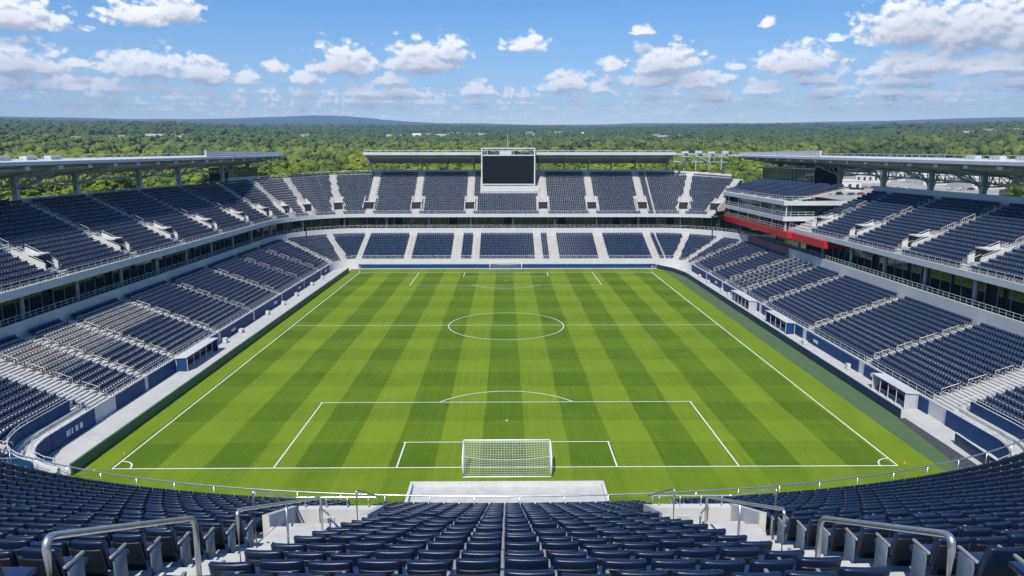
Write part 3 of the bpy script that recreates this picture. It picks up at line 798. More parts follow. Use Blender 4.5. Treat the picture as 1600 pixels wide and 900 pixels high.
# ------------------------------------------------------------------ roofs
def side_roof(key, sgn, xf, xb, cols, y0, y1, raised):
    g = stands[key]
    def zf(y): return 25.35 + (y + 21) * 0.011
    ys = list(np.linspace(y0, y1, 12))
    m = MB(); m.sweep([[(sgn * xf, y, zf(y) + .25), (sgn * (xf + 3.2), y, zf(y) + .62), (sgn * xb, y, zf(y) - 2.15), (sgn * xb, y, zf(y) - 2.45), (sgn * (xf + .3), y, zf(y) - 0.12)] for y in ys], True)
    roof = m.build('roof', 'roof_white', g)
    # underside lining, a shade proud of the roof deck
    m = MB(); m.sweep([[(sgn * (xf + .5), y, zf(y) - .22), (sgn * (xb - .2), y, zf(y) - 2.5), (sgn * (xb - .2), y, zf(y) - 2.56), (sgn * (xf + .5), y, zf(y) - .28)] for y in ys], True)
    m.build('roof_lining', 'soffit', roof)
    m = MB(); m.sweep([[(sgn * (xf - .32), y, zf(y) - .18), (sgn * (xf - .02), y, zf(y) - .18), (sgn * (xf - .02), y, zf(y) + .32), (sgn * (xf - .32), y, zf(y) + .32)] for y in ys], True)
    m.build('roof_gutter', 'fascia_grey', roof)
    # walkway railing on the roof edge
    m = MB()
    for y in np.arange(y0 + .5, y1, 2.3):
        m.tube([(sgn * (xf + .1), y, zf(y) + .2), (sgn * (xf + .1), y + .35, zf(y) + 1.15)], 0.035, 4)
    m.tube([(sgn * (xf + .1), y, zf(y) + 1.15) for y in ys], 0.05, 5); m.tube([(sgn * (xf + .1), y, zf(y) + .7) for y in ys], 0.03, 5)
    m.build('roof_railing', 'steel_light', roof)
    # lights and small boxes on the edge
    for y in np.arange(y0 + 3, y1, 7.5):
        m = MB(); m.box(sgn * (xf + .55) - .3, sgn * (xf + .55) + .3, y - .55, y + .55, zf(y) - .85, zf(y) - .35)
        m.build('roof_lamp', 'steel_light', roof)
    # purlins
    for f in (0.2, 0.4, 0.6, 0.8):
        x = xf + .5 + (xb - xf - .7) * f; m = MB()
        m.sweep([[(sgn * (x - .09), y, zf(y) - .3 - 2.28 * f - .32), (sgn * (x + .09), y, zf(y) - .3 - 2.28 * f - .32), (sgn * (x + .09), y, zf(y) - .26 - 2.28 * f), (sgn * (x - .09), y, zf(y) - .26 - 2.28 * f)] for y in ys], True)
        m.build('purlin', 'steel', roof)
    xc = 72.4 if sgn < 0 else 75.2
    for y in cols:
        zz = zf(y); zbase = zup(wts('L' if sgn < 0 else 'R'), UN - 1)
        def zu(x): return zz - .3 - 2.28 * (x - xf - .5) / (xb - xf - .7)
        m = MB(); m.box(sgn * xc - .38, sgn * xc + .38, y - .38, y + .38, zbase - .5, zu(xc) - .6); m.build('roof_column', 'steel', g)
        # tapered cantilever truss: top chord along the roof, curved bottom chord, webs
        m = MB(); top = [(x, zu(x) - .42) for x in np.linspace(xf + .6, xb - .6, 9)]
        bot = [(x, zu(x) - .75 - 1.7 * math.exp(-((x - xc) / 5.0) ** 2)) for x in np.linspace(xf + .6, xb - .6, 9)]
        for a, b in zip(top[:-1], top[1:]): m.bar((sgn * a[0], y, a[1]), (sgn * b[0], y, b[1]), .26, .22)
        for a, b in zip(bot[:-1], bot[1:]): m.bar((sgn * a[0], y, a[1]), (sgn * b[0], y, b[1]), .24, .24)
        for i in range(1, 8):
            m.bar((sgn * top[i][0], y, top[i][1]), (sgn * bot[i][0], y, bot[i][1]), .12, .12)
            m.bar((sgn * top[i][0], y, top[i][1]), (sgn * bot[min(i + 1, 8)][0], y, bot[min(i + 1, 8)][1]), .10, .10)
        m.build('truss', 'steel', roof)
        for s in (-1, 1):     # branching braces along the stand
            m = MB(); q = [(sgn * xc, y + s * .3, zbase + 1.6), (sgn * xc, y + s * 1.2, zbase + 2.9), (sgn * (xc - .6), y + s * 3.0, zu(xc) - .75)]
            m.tube(q, 0.14, 6); m.build('brace', 'steel', roof, True)
    m = MB(); m.bar((sgn * (xc + .9), y0, zf(y0) - 3.3), (sgn * (xc + .9), y1, zf(y1) - 3.3), .2, .3); m.build('tie_beam', 'steel', roof)
    # raised white parapet at the far end of the roof
    m = MB(); m.box(*sorted((sgn * (xf + 1.2), sgn * (xf + 1.5))), raised, y1 - .1, zf(raised) + .45, zf(y1) + 1.15); m.build('roof_parapet', 'white_wall', roof)
    # vents and plant on the membrane
    for i, y in enumerate(np.arange(y0 + 8, 5, 5.5)):
        m = MB(); x = sgn * (xf + 2.6); m.box(x - .5, x + .5, y - 1.2, y + 1.2, zf(y) + .3, zf(y) + 1.0)
        for q in (-.8, 0, .8): m.box(x - .56, x + .56, y + q - .08, y + q + .08, zf(y) + .35, zf(y) + 1.04)
        m.build('roof_unit', 'roof_white', roof)
side_roof('left', -1, 66.0, 79.5, (-41, -22, -4, 11, 31.8, 49, 73.5, 92), -58, 106, 52)
side_roof('right', 1, 69.0, 83.0, (-41, -26, -12, 1.7, 15.6, 31.5, 50, 68, 86), -58, 106, 50)

def far_roof():
    g = stands['far']; x0, x1 = -38.3, 46.0; yf, yb = 84.0, 96.0
    m = MB(); xs = np.linspace(x0, x1, 10)
    m.sweep([[(x, yf, 27.55), (x, yf + 2, 27.65), (x, yb, 25.35), (x, yb, 24.75), (x, yf, 27.15)] for x in xs], True)
    roof = m.build('roof', 'roof_white', g)
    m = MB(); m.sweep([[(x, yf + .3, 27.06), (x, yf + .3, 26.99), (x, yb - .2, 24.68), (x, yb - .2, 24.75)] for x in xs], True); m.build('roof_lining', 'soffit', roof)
    m = MB(); m.box(x0, x1, yf - .35, yf - .02, 27.0, 27.75); m.build('roof_gutter', 'roof_white', roof)
    m = MB()
    for x in np.arange(x0 + .3, x1, 1.9): m.tube([(x, yf + .5, 27.5), (x, yf + .5, 28.2)], .035, 4)
    m.tube([(x0, yf + .5, 28.2), (x1, yf + .5, 28.2)], .05, 5); m.build('roof_railing', 'steel_light', roof)
    for x in (-37.6, -23.4, -16.2, -8.8, 9.3, 16.5, 23.2, 29.5, 36.3, 45.2):
        m = MB(); m.tube([(x, 90.9, 21.0), (x, 90.9, 25.9)], .24, 8); m.build('roof_column', 'steel', g, True)
        m = MB(); m.tube([(x, 90.7, 24.2), (x, 88.2, 25.6), (x, 84.6, 26.75)], .17, 6)
        m.bar((x, 84.3, 26.8), (x, 95.6, 24.55), .2, .3); m.build('truss', 'steel', roof)
    for f in (.25, .5, .75):
        m = MB(); m.bar((x0, yf + 12 * f, 27.0 - 2.3 * f - .2), (x1, yf + 12 * f, 27.0 - 2.3 * f - .2), .16, .3); m.build('purlin', 'steel', roof)
    # open steel frame linking to the neighbouring roof
    m = MB()
    for z in (25.2, 26.6, 27.4): m.tube([(46.2, 88, z), (56, 90, z - .1), (63, 93, z - .2)], .11, 6)
    for x, y in ((49.5, 88.7), (53, 89.4), (57, 90.3), (61, 92.2)): m.tube([(x, y, 22.8), (x, y, 27.3)], .10, 6)
    m.tube([(46.3, 87.5, 27.2), (50, 88, 27.1), (54, 89, 26.4), (57, 90, 25.0), (58, 90.5, 23.2)], .14, 6)
    m.build('link_frame', 'steel_light', g)
    m = MB(); m.bar((46.1, 84.2, 27.3), (69.0, 100.0, 26.9), .3, .55); m.build('link_gutter', 'roof_white', g)
    for i_, (x_, y_) in enumerate(((49, 86.2), (53.5, 89.3), (58, 92.4), (63, 95.9))):
        m = MB(); m.box(x_ - .9, x_ + .9, y_ - .5, y_ + .5, 27.5, 28.0 + .15 * (i_ % 2)); m.build('roof_unit', 'roof_white', g)
        m = MB(); m.bar((x_, y_, 27.1), (x_ + 1.5, y_ + 4, 23.0), .16, .16); m.build('link_brace', 'steel', g)
far_roof()

# ------------------------------------------------------------------ big screen
def screen():
    g = empty('video_screen', (0.7, 82.6, 16)); tag(g, 'large blank black video screen in a pale frame above far seats', 'screen')
    x0, x1, y = -6.45, 7.85, 82.6
    MB().box(x0 + .25, x1 - .25, y - .2, y + .5, 19.4, 26.75).build('display', 'screen', g)
    for a in ((x0 - .12, x0 + .22, 18.9, 28.85), (x1 - .22, x1 + .12, 18.9, 28.85)): MB().box(a[0], a[1], y - .34, y + .6, a[2], a[3]).build('frame_post', 'steel_light', g)
    for z in (19.05, 26.78, 28.6): MB().box(x0 + .225, x1 - .225, y - .3, y + .55, z, z + .32).build('frame_rail', 'steel_light', g)
    m = MB()
    for x in np.arange(x0 + 1.6, x1 - 1, 1.75): m.bar((x, y + .1, 27.12), (x, y + .1, 28.58), .12, .12, (0, 1, 0))
    m.build('lattice', 'steel_light', g)
    for i, (a, b) in enumerate(((-4.6, -3.0), (-1.6, 1.6), (2.2, 4.0), (5.1, 6.3))): MB().box(a, b, y - .1, y + .3, 27.13, 27.13 + (.55, .95, .6, .5)[i]).build('loudspeaker', 'dark_void' if i != 1 else 'steel_light', g)
    MB().tube([(.6, y + .2, 28.9), (.6, y + .2, 30.3), (.6, y + .2, 32.4)], .07, 6).build('mast', 'steel_light', g)
    for x in (-5, .7, 6.4): MB().box(x - .2, x + .2, y + .1, y + .5, 16.0, 19.05).build('support', 'steel', g)
    m = MB(); m.box(x0 - .1, x1 + 1.2, y - .55, y - .36, 17.3, 18.85); m.box(x0 - .1, x1 + 1.2, y - .36, y + 3.2, 18.35, 18.6); m.build('platform', 'white_wall', g)
screen()

# ------------------------------------------------------------------ club corner of the right stand
def club():
    g = stands['right']; w = wts('R')
    x0, xb, y0, y1 = 56.6, 70.0, 33.9, 74.5
    def level(name, z, h, xf, yf, mat):
        m = MB(); m.box(xf, xb, yf, y1, z, z + h); return m.build(name, mat, g)
    level('club_floor', 10.35, 1.25, 56.35, 30.4, 'red_fascia')['label'] = 'bright red band under the club balcony'
    m = MB(); m.hexa([(57.2, 16, 10.2), (63, 16, 10.2), (63, 30.38, 10.2), (57.2, 30.38, 10.2), (57.2, 16, 11.5), (63, 16, 11.5), (63, 30.38, 11.5), (57.2, 30.38, 11.5)]); o = m.build('red_soffit', 'red_fascia', g)
    o['label'] = 'red side panel under the upper tier'
    level('club_floor', 13.55, .85, x0, y0, 'fascia_grey'); level('club_floor', 16.75, .85, x0, y0, 'fascia_grey')
    for z0, z1 in ((11.6, 13.55), (14.4, 16.75)):
        for y in np.arange(y0 + 1.6, y1 - 1, 2.1):
            inst('pane', pane_me, g, (x0 + 2.2, y + 1.0, (z0 + z1) / 2), math.pi / 2, (2.0, 1, z1 - z0))
            inst('mullion', mull_me, g, (x0 + 2.2, y - .05, (z0 + z1) / 2), math.pi / 2, (.08, .12, z1 - z0))
        for x in np.arange(x0 + 3.2, 69, 2.1):
            inst('pane', pane_me, g, (x + .05, y0 + 1.5, (z0 + z1) / 2), 0, (2.0, 1, z1 - z0))
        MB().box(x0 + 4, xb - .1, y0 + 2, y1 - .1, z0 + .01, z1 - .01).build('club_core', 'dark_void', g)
        for y in np.arange(y0 + .6, y1, 7.5):
            m = MB(); m.tube([(x0 + .8, y, z0), (x0 + .8, y, z1)], .14, 8); m.build('club_column', 'steel_light', g)
    for z in (11.6, 14.4, 17.6):
        m = MB(); yy = y0 if z > 12 else 30.6
        for y in np.arange(yy + .1, y1, 1.5): m.tube([(x0 + .15, y, z), (x0 + .15, y, z + 1)], .03, 4, False)
        for x in np.arange(x0 + .15, 63, 1.5): m.tube([(x, yy + .15, z), (x, yy + .15, z + 1)], .03, 4, False)
        for h in (1, .5): m.tube([(x0 + .15, y1, z + h), (x0 + .15, yy + .15, z + h), (63, yy + .15, z + h)], .035, 5)
        m.build('railing', 'steel_light', g)
    # seating deck on top of the club block
    m = MB()
    for k in range(14): m.box(x0 + 1.3 + .85 * k, x0 + 1.3 + .85 * (k + 1) + (0 if k < 13 else 3), y0 + .3, y1 + 8, 17.5 if k == 0 else 17.5 + .2 * (k - 1), 17.62 + .2 * k)
    m.build('club_terrace', 'concrete', g)
    for y in (40, 47.5, 56, 65): 
        m = MB()
        for k in range(14): m.box(x0 + 1.3 + .85 * k + .01, x0 + 1.3 + .85 * k + .42, y - .55, y + .55, 17.4 + .2 * k, 17.72 + .2 * k)
        m.build('aisle_stair', 'stair_concrete', g)
    # glazed lounges under the roof
    for (a, b, z0, z1, x) in ((54, 88, 20.6, 23.6, 71.0), (-44, -9.5, 20.6, 23.9, 74.2)):
        MB().box(x + .4, x + 6, a, b, z0 - 1, z1 + .3).build('lounge_core', 'dark_void', g)
        for y in np.arange(a, b - 1, 2.2):
            for zq in ((z0, z0 + (z1 - z0) * .66), (z0 + (z1 - z0) * .68, z1)):
                inst('pane', pane_me, g, (x, y + 1.1, sum(zq) / 2), math.pi / 2, (2.08, 1, zq[1] - zq[0]))
            inst('mullion', mull_me, g, (x - .02, y, (z0 + z1) / 2), math.pi / 2, (.12, .18, z1 - z0))
        MB().box(x - .12, x + .38, a, b, z0 - .9, z0 - .02).build('lounge_sill', 'fascia_grey', g)
        MB().box(x - .12, x + .38, a, b, z1 + .02, z1 + .3).build('lounge_head', 'steel', g)
club()
def press_box():
    g = stands['left']
    x = -71.8
    MB().box(x - 5, x - .4, 76, 97, 20, 23.6).build('lounge_core', 'dark_void', g)
    for y in np.arange(76, 96, 2.2):
        inst('pane', pane_me, g, (x, y + 1.1, 22.3), math.pi / 2, (2.08, 1, 2.2)); inst('mullion', mull_me, g, (x + .02, y, 22.3), math.pi / 2, (.12, .18, 2.2))
    MB().box(x - .38, x + .1, 76, 97, 20.1, 21.15).build('lounge_sill', 'white_wall', g)
press_box()

# ------------------------------------------------------------------ boards, perimeter walls, dugouts
def boards():
    # left: tall blue boards between the aisle gates
    g = stands['left']; ys = [-38.0, -31.9, -31.1, -24.2, -22.6, -16.8, -10.9, -9.9, -3.2, 3.4, 4.2, 11.2, 18.3, 19.1, 26, 32.9, 33.7, 40, 46.2, 47, 54.4]
    for a, b in zip(ys[:-1], ys[1:]):
        if b - a < 1.8: continue
        m = MB(); m.box(-41.48, -41.38, a + .04, b - .04, 0.02, 1.5); o = m.build('board', 'blue_board', g)
    g2 = stands['right']; yr = [-40.2, -33.6, -26.9, -25.5, -18, -10.1, -8.7, -1, 8.2, 9.6, 15, 19, 20.2, 25, 29.9, 31.1, 36.5, 41.5, 42.5, 48.5, 54.4]
    for a, b in zip(yr[:-1], yr[1:]):
        if b - a < 1.8: continue
        m = MB(); m.box(43.83, 43.93, a + .04, b - .04, 0.02, 1.5); m.build('board', 'blue_board', g2)
    # curved blue walls at the near corners
    for g_, sts, mat in ((g, nl_st(248, 180, 10), 'blue_board'), (g2, nr_st(0, -68, 10), 'blue_board')):
        m = MB(); ribbon(m, sts, lambda s: [s.p(-.17, .02), s.p(-.07, .02), s.p(-.07, 1.62), s.p(-.17, 1.62)]); m.build('curved_board', mat, g_)
        m = MB(); m.tube([s.p(-.12, 1.70) for s in sts], .05, 6); m.build('board_coping', 'steel_light', g_)
    for g_, sts in ((g, nl_st(250, 180, 10) + [St(-41.5, -43.0, -1, 0, wts('L'))]), (g2, [St(44.0, -44.0, 1, 0, wts('R'))] + nr_st(0, -70, 10))):
        m = MB(); ribbon(m, sts, lambda s: [s.p(1.62, 1.2), s.p(1.74, 1.2), s.p(1.74, 2.75), s.p(1.62, 2.75)]); m.build('curved_board', 'blue_board', g_)
        m = MB(); m.tube([s.p(1.68, 2.84) for s in sts], .05, 6); m.tube([s.p(1.68, 3.15) for s in sts], .035, 6)
        for s_ in sts[::2]: m.tube([s_.p(1.68, 2.7), s_.p(1.68, 3.15)], .03, 5)
        m.build('board_rail', 'steel_light', g_)
    m = MB(); m.box(-41.42, -41.33, -48.9, -42.0, .02, 1.62); m.build('board', 'blue_board', g)
    m = MB(); m.box(43.83, 43.92, -50, -43.2, .02, 1.62); m.build('board', 'blue_board', g2)
    # pale lettering-like marks on the board near the stair
    m = MB()
    for i, (y, w, h) in enumerate(((-44.6, .45, .55), (-45.3, .4, .55), (-45.9, .18, .6), (-46.3, .18, .6), (-46.7, .3, .55))):
        m.box(-41.328, -41.318, y, y + w, .55, .55 + h)
        if w > .3: m.box(-41.318, -41.315, y + .12, y + w - .12, .7, .55 + h - .15)
    m.build('lettering', 'lettering', g)
    for y, hh in ((-20.5, .5), (-6, .4), (14, .5), (29, .4), (50, .5)):
        MB().box(-41.376, -41.372, y, y + 1.6, .5, .5 + hh).build('lettering', 'lettering', g)
    for y, hh in ((-30, .4), (-14, .45), (3, .5), (17, .4), (34, .5)):
        MB().box(43.822, 43.826, y, y + 1.5, .5, .5 + hh).build('lettering', 'lettering', g2)
    # far blue boards
    g3 = stands['far']
    for a in np.arange(-35.6, 35, 7.2):
        m = MB(); m.box(a + .02, a + 7.18, 59.2, 59.32, .0, .95); m.build('board', 'blue_board', g3)
boards()
def perimeter(name, pts, h, mat, label, coping='steel_light'):
    g = empty(name, (pts[0][0], pts[0][1], 0)); tag(g, label, 'wall')
    n = 0
    for a, b in zip(pts[:-1], pts[1:]):
        L = math.hypot(b[0] - a[0], b[1] - a[1]); k = max(1, int(L / 6))
        for i in range(k):
            p = [a[j] + (b[j] - a[j]) * i / k for j in (0, 1)]; q = [a[j] + (b[j] - a[j]) * (i + 1) / k for j in (0, 1)]
            d = Vector((q[0] - p[0], q[1] - p[1])).normalized() * .015
            m = MB(); m.bar((p[0] + d.x, p[1] + d.y, h / 2), (q[0] - d.x, q[1] - d.y, h / 2), .16, h); m.build('panel', mat, g)
    m = MB()
    for a, b in zip(pts[:-1], pts[1:]): m.bar((a[0], a[1], h + .022), (b[0], b[1], h + .022), .22, .04)
    m.build('coping', coping, g)
    return g
perimeter('perimeter_wall', [(-36.75, -53.7), (-36.75, 53.5)], .95, 'green_board', 'long low dark green wall between grass and pale walkway', 'green_board')
perimeter('perimeter_wall', [(40.45, -41.2), (40.45, 46), (39.2, 53), (36.4, 58.6)], .9, 'navy_board', 'long low navy wall between dark turf strip and dugouts', 'navy_board')
perimeter('perimeter_wall', [(41.5, -55.5), (41.95, -47.8)], 1.1, 'navy_board', 'short low navy wall beside the asphalt ramp', 'steel_light')
def dugout(x, y0, y1, facing, label, end_mat):
    g = empty('dugout', (x, y0, 0)); tag(g, label, 'dugout', None)
    s = facing; xb, xf = x, x + s * 1.5
    L, H = min(xb, xf), max(xb, xf)
    m = MB(); m.hexa([(L, y0 - .15, 1.7 if s > 0 else 1.82), (H, y0 - .15, 1.82 if s > 0 else 1.7), (H, y1 + .15, 1.82 if s > 0 else 1.7), (L, y1 + .15, 1.7 if s > 0 else 1.82),
                      (L, y0 - .15, 1.78 if s > 0 else 1.9), (H, y0 - .15, 1.9 if s > 0 else 1.78), (H, y1 + .15, 1.9 if s > 0 else 1.78), (L, y1 + .15, 1.78 if s > 0 else 1.9)]); m.build('roof', 'roof_white', g)
    MB().box(min(xb, xb + s * .1), max(xb, xb + s * .1), y0, y1, .02, 1.68).build('back', 'steel', g)
    for y in (y0, y1 - .1): MB().box(L + .12, H - .15, y, y + .1, .02, 1.68).build('side', end_mat, g)
    n = int((y1 - y0) / 1.7)
    for i in range(n + 1):
        y = y0 + .05 + (y1 - y0 - .1) * i / n; MB().tube([(xf - s * .1, y, .02), (xf - s * .1, y, 1.72)], .045, 6).build('post', 'steel_light', g)
    MB().box(*sorted((xb + s * .4, xb + s * .85)), y0 + .3, y1 - .3, .35, .47).build('bench', 'seat_navy', g)
    MB().box(*sorted((xb + s * .25, xb + s * .35)), y0 + .3, y1 - .3, .5, 1.1).build('bench_back', 'seat_navy', g)
    MB().box(*sorted((xb + s * .55, xb + s * .65)), y0 + .35, y1 - .35, .02, .35).build('bench_leg', 'steel', g)
dugout(43.75, -38.6, -31.8, -1, 'white-roofed dugout beside the end of the navy wall', 'steel')
dugout(43.75, -6.2, 2.2, -1, 'white-roofed dugout in the middle of the three on the turf-strip side', 'blue_board')
dugout(43.75, 10.2, 20.0, -1, 'white-roofed dugout furthest from the asphalt ramp on the turf-strip side', 'steel')
dugout(-41.3, -24.4, -14.8, 1, 'pale-roofed dugout with blue end on the green-wall walkway', 'blue_board')
# clutter on the two walkways
def cabinet(x, y, w, d, h, label, mat='roof_white'):
    g = empty('equipment_box', (x, y, 0)); tag(g, label, 'box', 'equipment along the walkways')
    MB().box(x - w / 2, x + w / 2, y - d / 2, y + d / 2, .08, h).build('body', mat, g)
    MB().box(x - w / 2 - .03, x + w / 2 + .03, y - d / 2 - .03, y + d / 2 + .03, h + .002, h + .06).build('lid', mat, g)
    for sx in (-1, 1): MB().box(x + sx * w * .35 - .05, x + sx * w * .35 + .05, y - d * .3, y + d * .3, .014, .08).build('foot', 'tyre', g)
for i, (x, y, w, d, h) in enumerate([(43.2, -24.2, .7, .9, 1.1), (43.1, 24, .8, 1.0, 1.0), (43.0, 28, .7, .8, 1.2), (43.1, 38, .9, 1.1, 1.0), (42.8, -12, 1.0, 1.4, .8), (43.2, 45, .8, .9, 1.1),
                                     (-40.6, -10.5, .9, 1.1, 1.1), (-40.5, -4.5, .8, 1.6, .9), (-40.6, 8, .8, 1.2, 1.0), (-40.4, 16, .9, 1.0, 1.1), (-40.5, 24.5, .8, 1.4, 1.0), (-40.6, 36, .9, 1.2, 1.0), (-40.5, 44, .8, 1.0, 1.1)]):
    side = 'turf-strip' if x > 0 else 'green-wall'
    order = ['first', 'second', 'third', 'fourth', 'fifth', 'sixth', 'seventh']
    grp = sorted([q for q in (-24.2, 24, 28, 38, -12, 45)] if x > 0 else [-10.5, -4.5, 8, 16, 24.5, 36, 44])
    cabinet(x, y, w * .6, d * .6, h * .62, 'pale equipment box on the %s walkway, %s counting towards the far goal' % (side, order[grp.index(y)]))
# white-topped players' tunnel behind the goal
def tunnel():
    g = empty('players_tunnel', (0, -60, 0)); tag(g, 'low white flat-topped tunnel roof behind the goal', 'tunnel')
    MB().box(-7.5, 7.5, -64, -57.35, .45, .62).build('roof', 'stair_concrete', g)
    for a in ((-7.72, -7.5), (7.5, 7.72)): MB().box(a[0], a[1], -64, -57.1, 0.01, .95).build('side_wall', 'white_wall', g)
    MB().box(-7.497, 7.497, -57.35, -57.1, 0.01, .95).build('front_wall', 'white_wall', g)
tunnel()

# ------------------------------------------------------------------ near stand (the one the viewer stands in)
ND, NRISE, NY0, NZ0, NROWS = 0.88, 0.42, -88.15, 14.35, 25
def ncurve(k): return 0.0070 * max(0.0, 1 - k / 21.0)
def nrow_y(k, x): return NY0 - ND * k + ncurve(k) * x * x + (0.0000070 * max(0, 1 - k / 21)) * x ** 4
def nz(k): return NZ0 + NRISE * k
near = tag(empty('grandstand', (0, -98, 0)), 'upper tier of dark navy seats with steel handrails nearest the viewer', 'grandstand')
NXS = np.linspace(-27, 27, 55)
AL, AR = (-5.20, -3.38), (3.58, 5.40)      # the two aisles
VKN = (6, 9)                              # rows opened by the vomitories
VOML, VOMR = (-5.45, -3.40), (3.60, 5.65)
def near_stand():
    g = near; m = MB(); rings = []
    for x in NXS:
        pts = []
        for k in range(NROWS):
            yf = nrow_y(k - .5, x) + .12
            pts.append((x, yf, nz(k) - (NRISE if k else .6))); pts.append((x, yf, nz(k)))
        pts.append((x, nrow_y(NROWS + .5, x), nz(NROWS - 1))); rings.append(pts)
    # treads, leaving the vomitory pits open
    m.sweep(rings); m.build('terrace', 'concrete', g)
    # front kerb, fascia and soffit
    m = MB(); m.sweep([[(x, nrow_y(-.5, x) + .75, NZ0 - 1.5), (x, nrow_y(-.5, x) + .13, NZ0 - 1.5), (x, nrow_y(-.5, x) + .13, NZ0 - .50), (x, nrow_y(-.5, x) + .75, NZ0 - .42)] for x in NXS], True); m.build('front_kerb', 'parapet', g)
    m = MB(); m.sweep([[(x, nrow_y(-.5, x) + .4, NZ0 - 1.52), (x, -125, NZ0 + 8), (x, -125, NZ0 + 7.7), (x, nrow_y(-.5, x) + .4, NZ0 - 1.85)] for x in NXS], True); m.build('soffit', 'soffit', g)
    # front railing
    m = MB(); rail = [(x, nrow_y(-.5, x) + .60, NZ0 + .55) for x in np.linspace(-27, 27, 80)]
    m.tube(rail, .028, 8)
    m.build('front_rail', 'galvanised', g, True)
    for x in np.arange(-26, 26.5, 1.55):
        MB().tube([(x, nrow_y(-.5, x) + .60, NZ0 - .45), (x, nrow_y(-.5, x) + .60, NZ0 + .545)], .018, 6).build('rail_post', 'galvanised', g, True)
    # aisle steps
    for (a, b) in (AL, AR):
        for k in range(NROWS - 1):
            x = (a + b) / 2
            if VKN[0] - 1 <= k <= VKN[1] - 1: continue
            yf = nrow_y(k - .5, x) + .11; yb = nrow_y(k + .5, x) + .125
            inst('step', step_me, g, (x, (yf + yb) / 2 - .22, nz(k) + .105), 0, (b - a, .44, .21))
            inst('tread', tread_me, g, (x, (yf + yb) / 2 + .22, nz(k) + .008), 0, (b - a, .43, .016))
    # vomitory parapets: end wall, two side walls, landing
    for (a, b), lab in ((VOML, 'l'), (VOMR, 'r')):
        k0, k1 = VKN; x = (a + b) / 2
        yF, yB = nrow_y(k0 - .5, x), nrow_y(k1 + .3, x)
        zf = nz(k0) - .1
        MB().box(a, b, yF - .18, yF + .02, zf - .4, nz(k0) + .72).build('vomitory_wall', 'parapet', g)
        for (q0, q1) in ((a - .16, a - .004), (b + .004, b + .16)):
            inner = (q0 > 0) == (q0 < abs(x)) 
            m = MB(); zt1 = nz(k0) + .72; zt2 = nz(k1 - 1) + .75
            m.hexa([(q0, yB + 1.3, zf - .4), (q1, yB + 1.3, zf - .4), (q1, yF + .02, zf - .4), (q0, yF + .02, zf - .4), (q0, yB + 1.3, zt2), (q1, yB + 1.3, zt2), (q1, yF + .02, zt1), (q0, yF + .02, zt1)]); m.build('vomitory_wall', 'parapet', g)
        for q in range(3): MB().box(a, b, yB + .02 + .0, yF - .2 - q * .9, nz(k0) + .43 + .42 * q - .42, nz(k0) + .43 + .42 * q).build('landing', 'stair_concrete', g) if q else MB().box(a, b, yB, yF - .2, zf - .3, nz(k0) + .02).build('landing', 'stair_concrete', g)
        MB().box(x - .35, x - .05, yF - .21, yF - .18, nz(k0) + .25, nz(k0) + .5).build('utility_box', 'steel', g)
step_me = MB().box(-.5, .5, -.5, .5, -.5, .5).mesh('step', 'stair_concrete')
tread_me = MB().box(-.5, .5, -.5, .5, -.5, .5).mesh('tread', 'stair_concrete')
near_stand()
def bent(pts, r):                        # round the corners of a polyline
    P = [Vector(p) for p in pts]; out = [P[0]]
    for a, b, c in zip(P[:-2], P[1:-1], P[2:]):
        u = (a - b).normalized() * r; v = (c - b).normalized() * r
        for t in np.linspace(0, 1, 7):
            out.append((b + u) * (1 - t) ** 2 + b * 2 * t * (1 - t) + (b + v) * t ** 2)
    out.append(P[-1]); return out
def handrail(pts, r, label, rc=.14, extra=()):
    g = empty('handrail', pts[0]); tag(g, label, 'handrail', 'steel aisle handrails')
    MB().tube(bent(pts, rc), r, 12).build('rail', 'galvanised', g, True)
    for e in (pts[0], pts[-1]):
        MB().tube([(e[0], e[1], e[2]), (e[0], e[1], e[2] + .02)], r * 2.2, 12).build('base_plate', 'galvanised', g)
    for e in extra: MB().tube(e, r * .8, 8).build('post', 'galvanised', g, True)
def fl(x, y):                             # tread height under a point of the near stand
    for k in range(NROWS):
        if y > nrow_y(k + .5, x) + .12: return nz(k)
    return nz(NROWS - 1)
def nrail(x, ya, yb, za, zb, label, r=.033, extra_y=()):
    ex = []
    for y in extra_y:
        f = (y - ya) / (yb - ya); ex.append([(x, y, fl(x, y)), (x, y, za + (zb - za) * f)])
    handrail([(x, ya, fl(x, ya)), (x, ya, za), (x, yb, zb), (x, yb, fl(x, yb))], r, label, .14, ex)
nrail(-3.9, -104.35, -101.75, 23.33, 22.08, 'big steel handrail on the aisle at the lower left of the photo')
nrail(3.85, -104.0, -101.55, 23.10, 21.93, 'big steel handrail on the aisle at the lower right of the photo')
nrail(-4.2, -99.75, -95.2, 21.12, 19.0, 'steel handrail leading down to the left vomitory wall', .028, (-97.5,))
nrail(4.35, -99.3, -95.2, 20.85, 18.98, 'steel handrail leading down to the right vomitory wall', .028, (-97.3,))
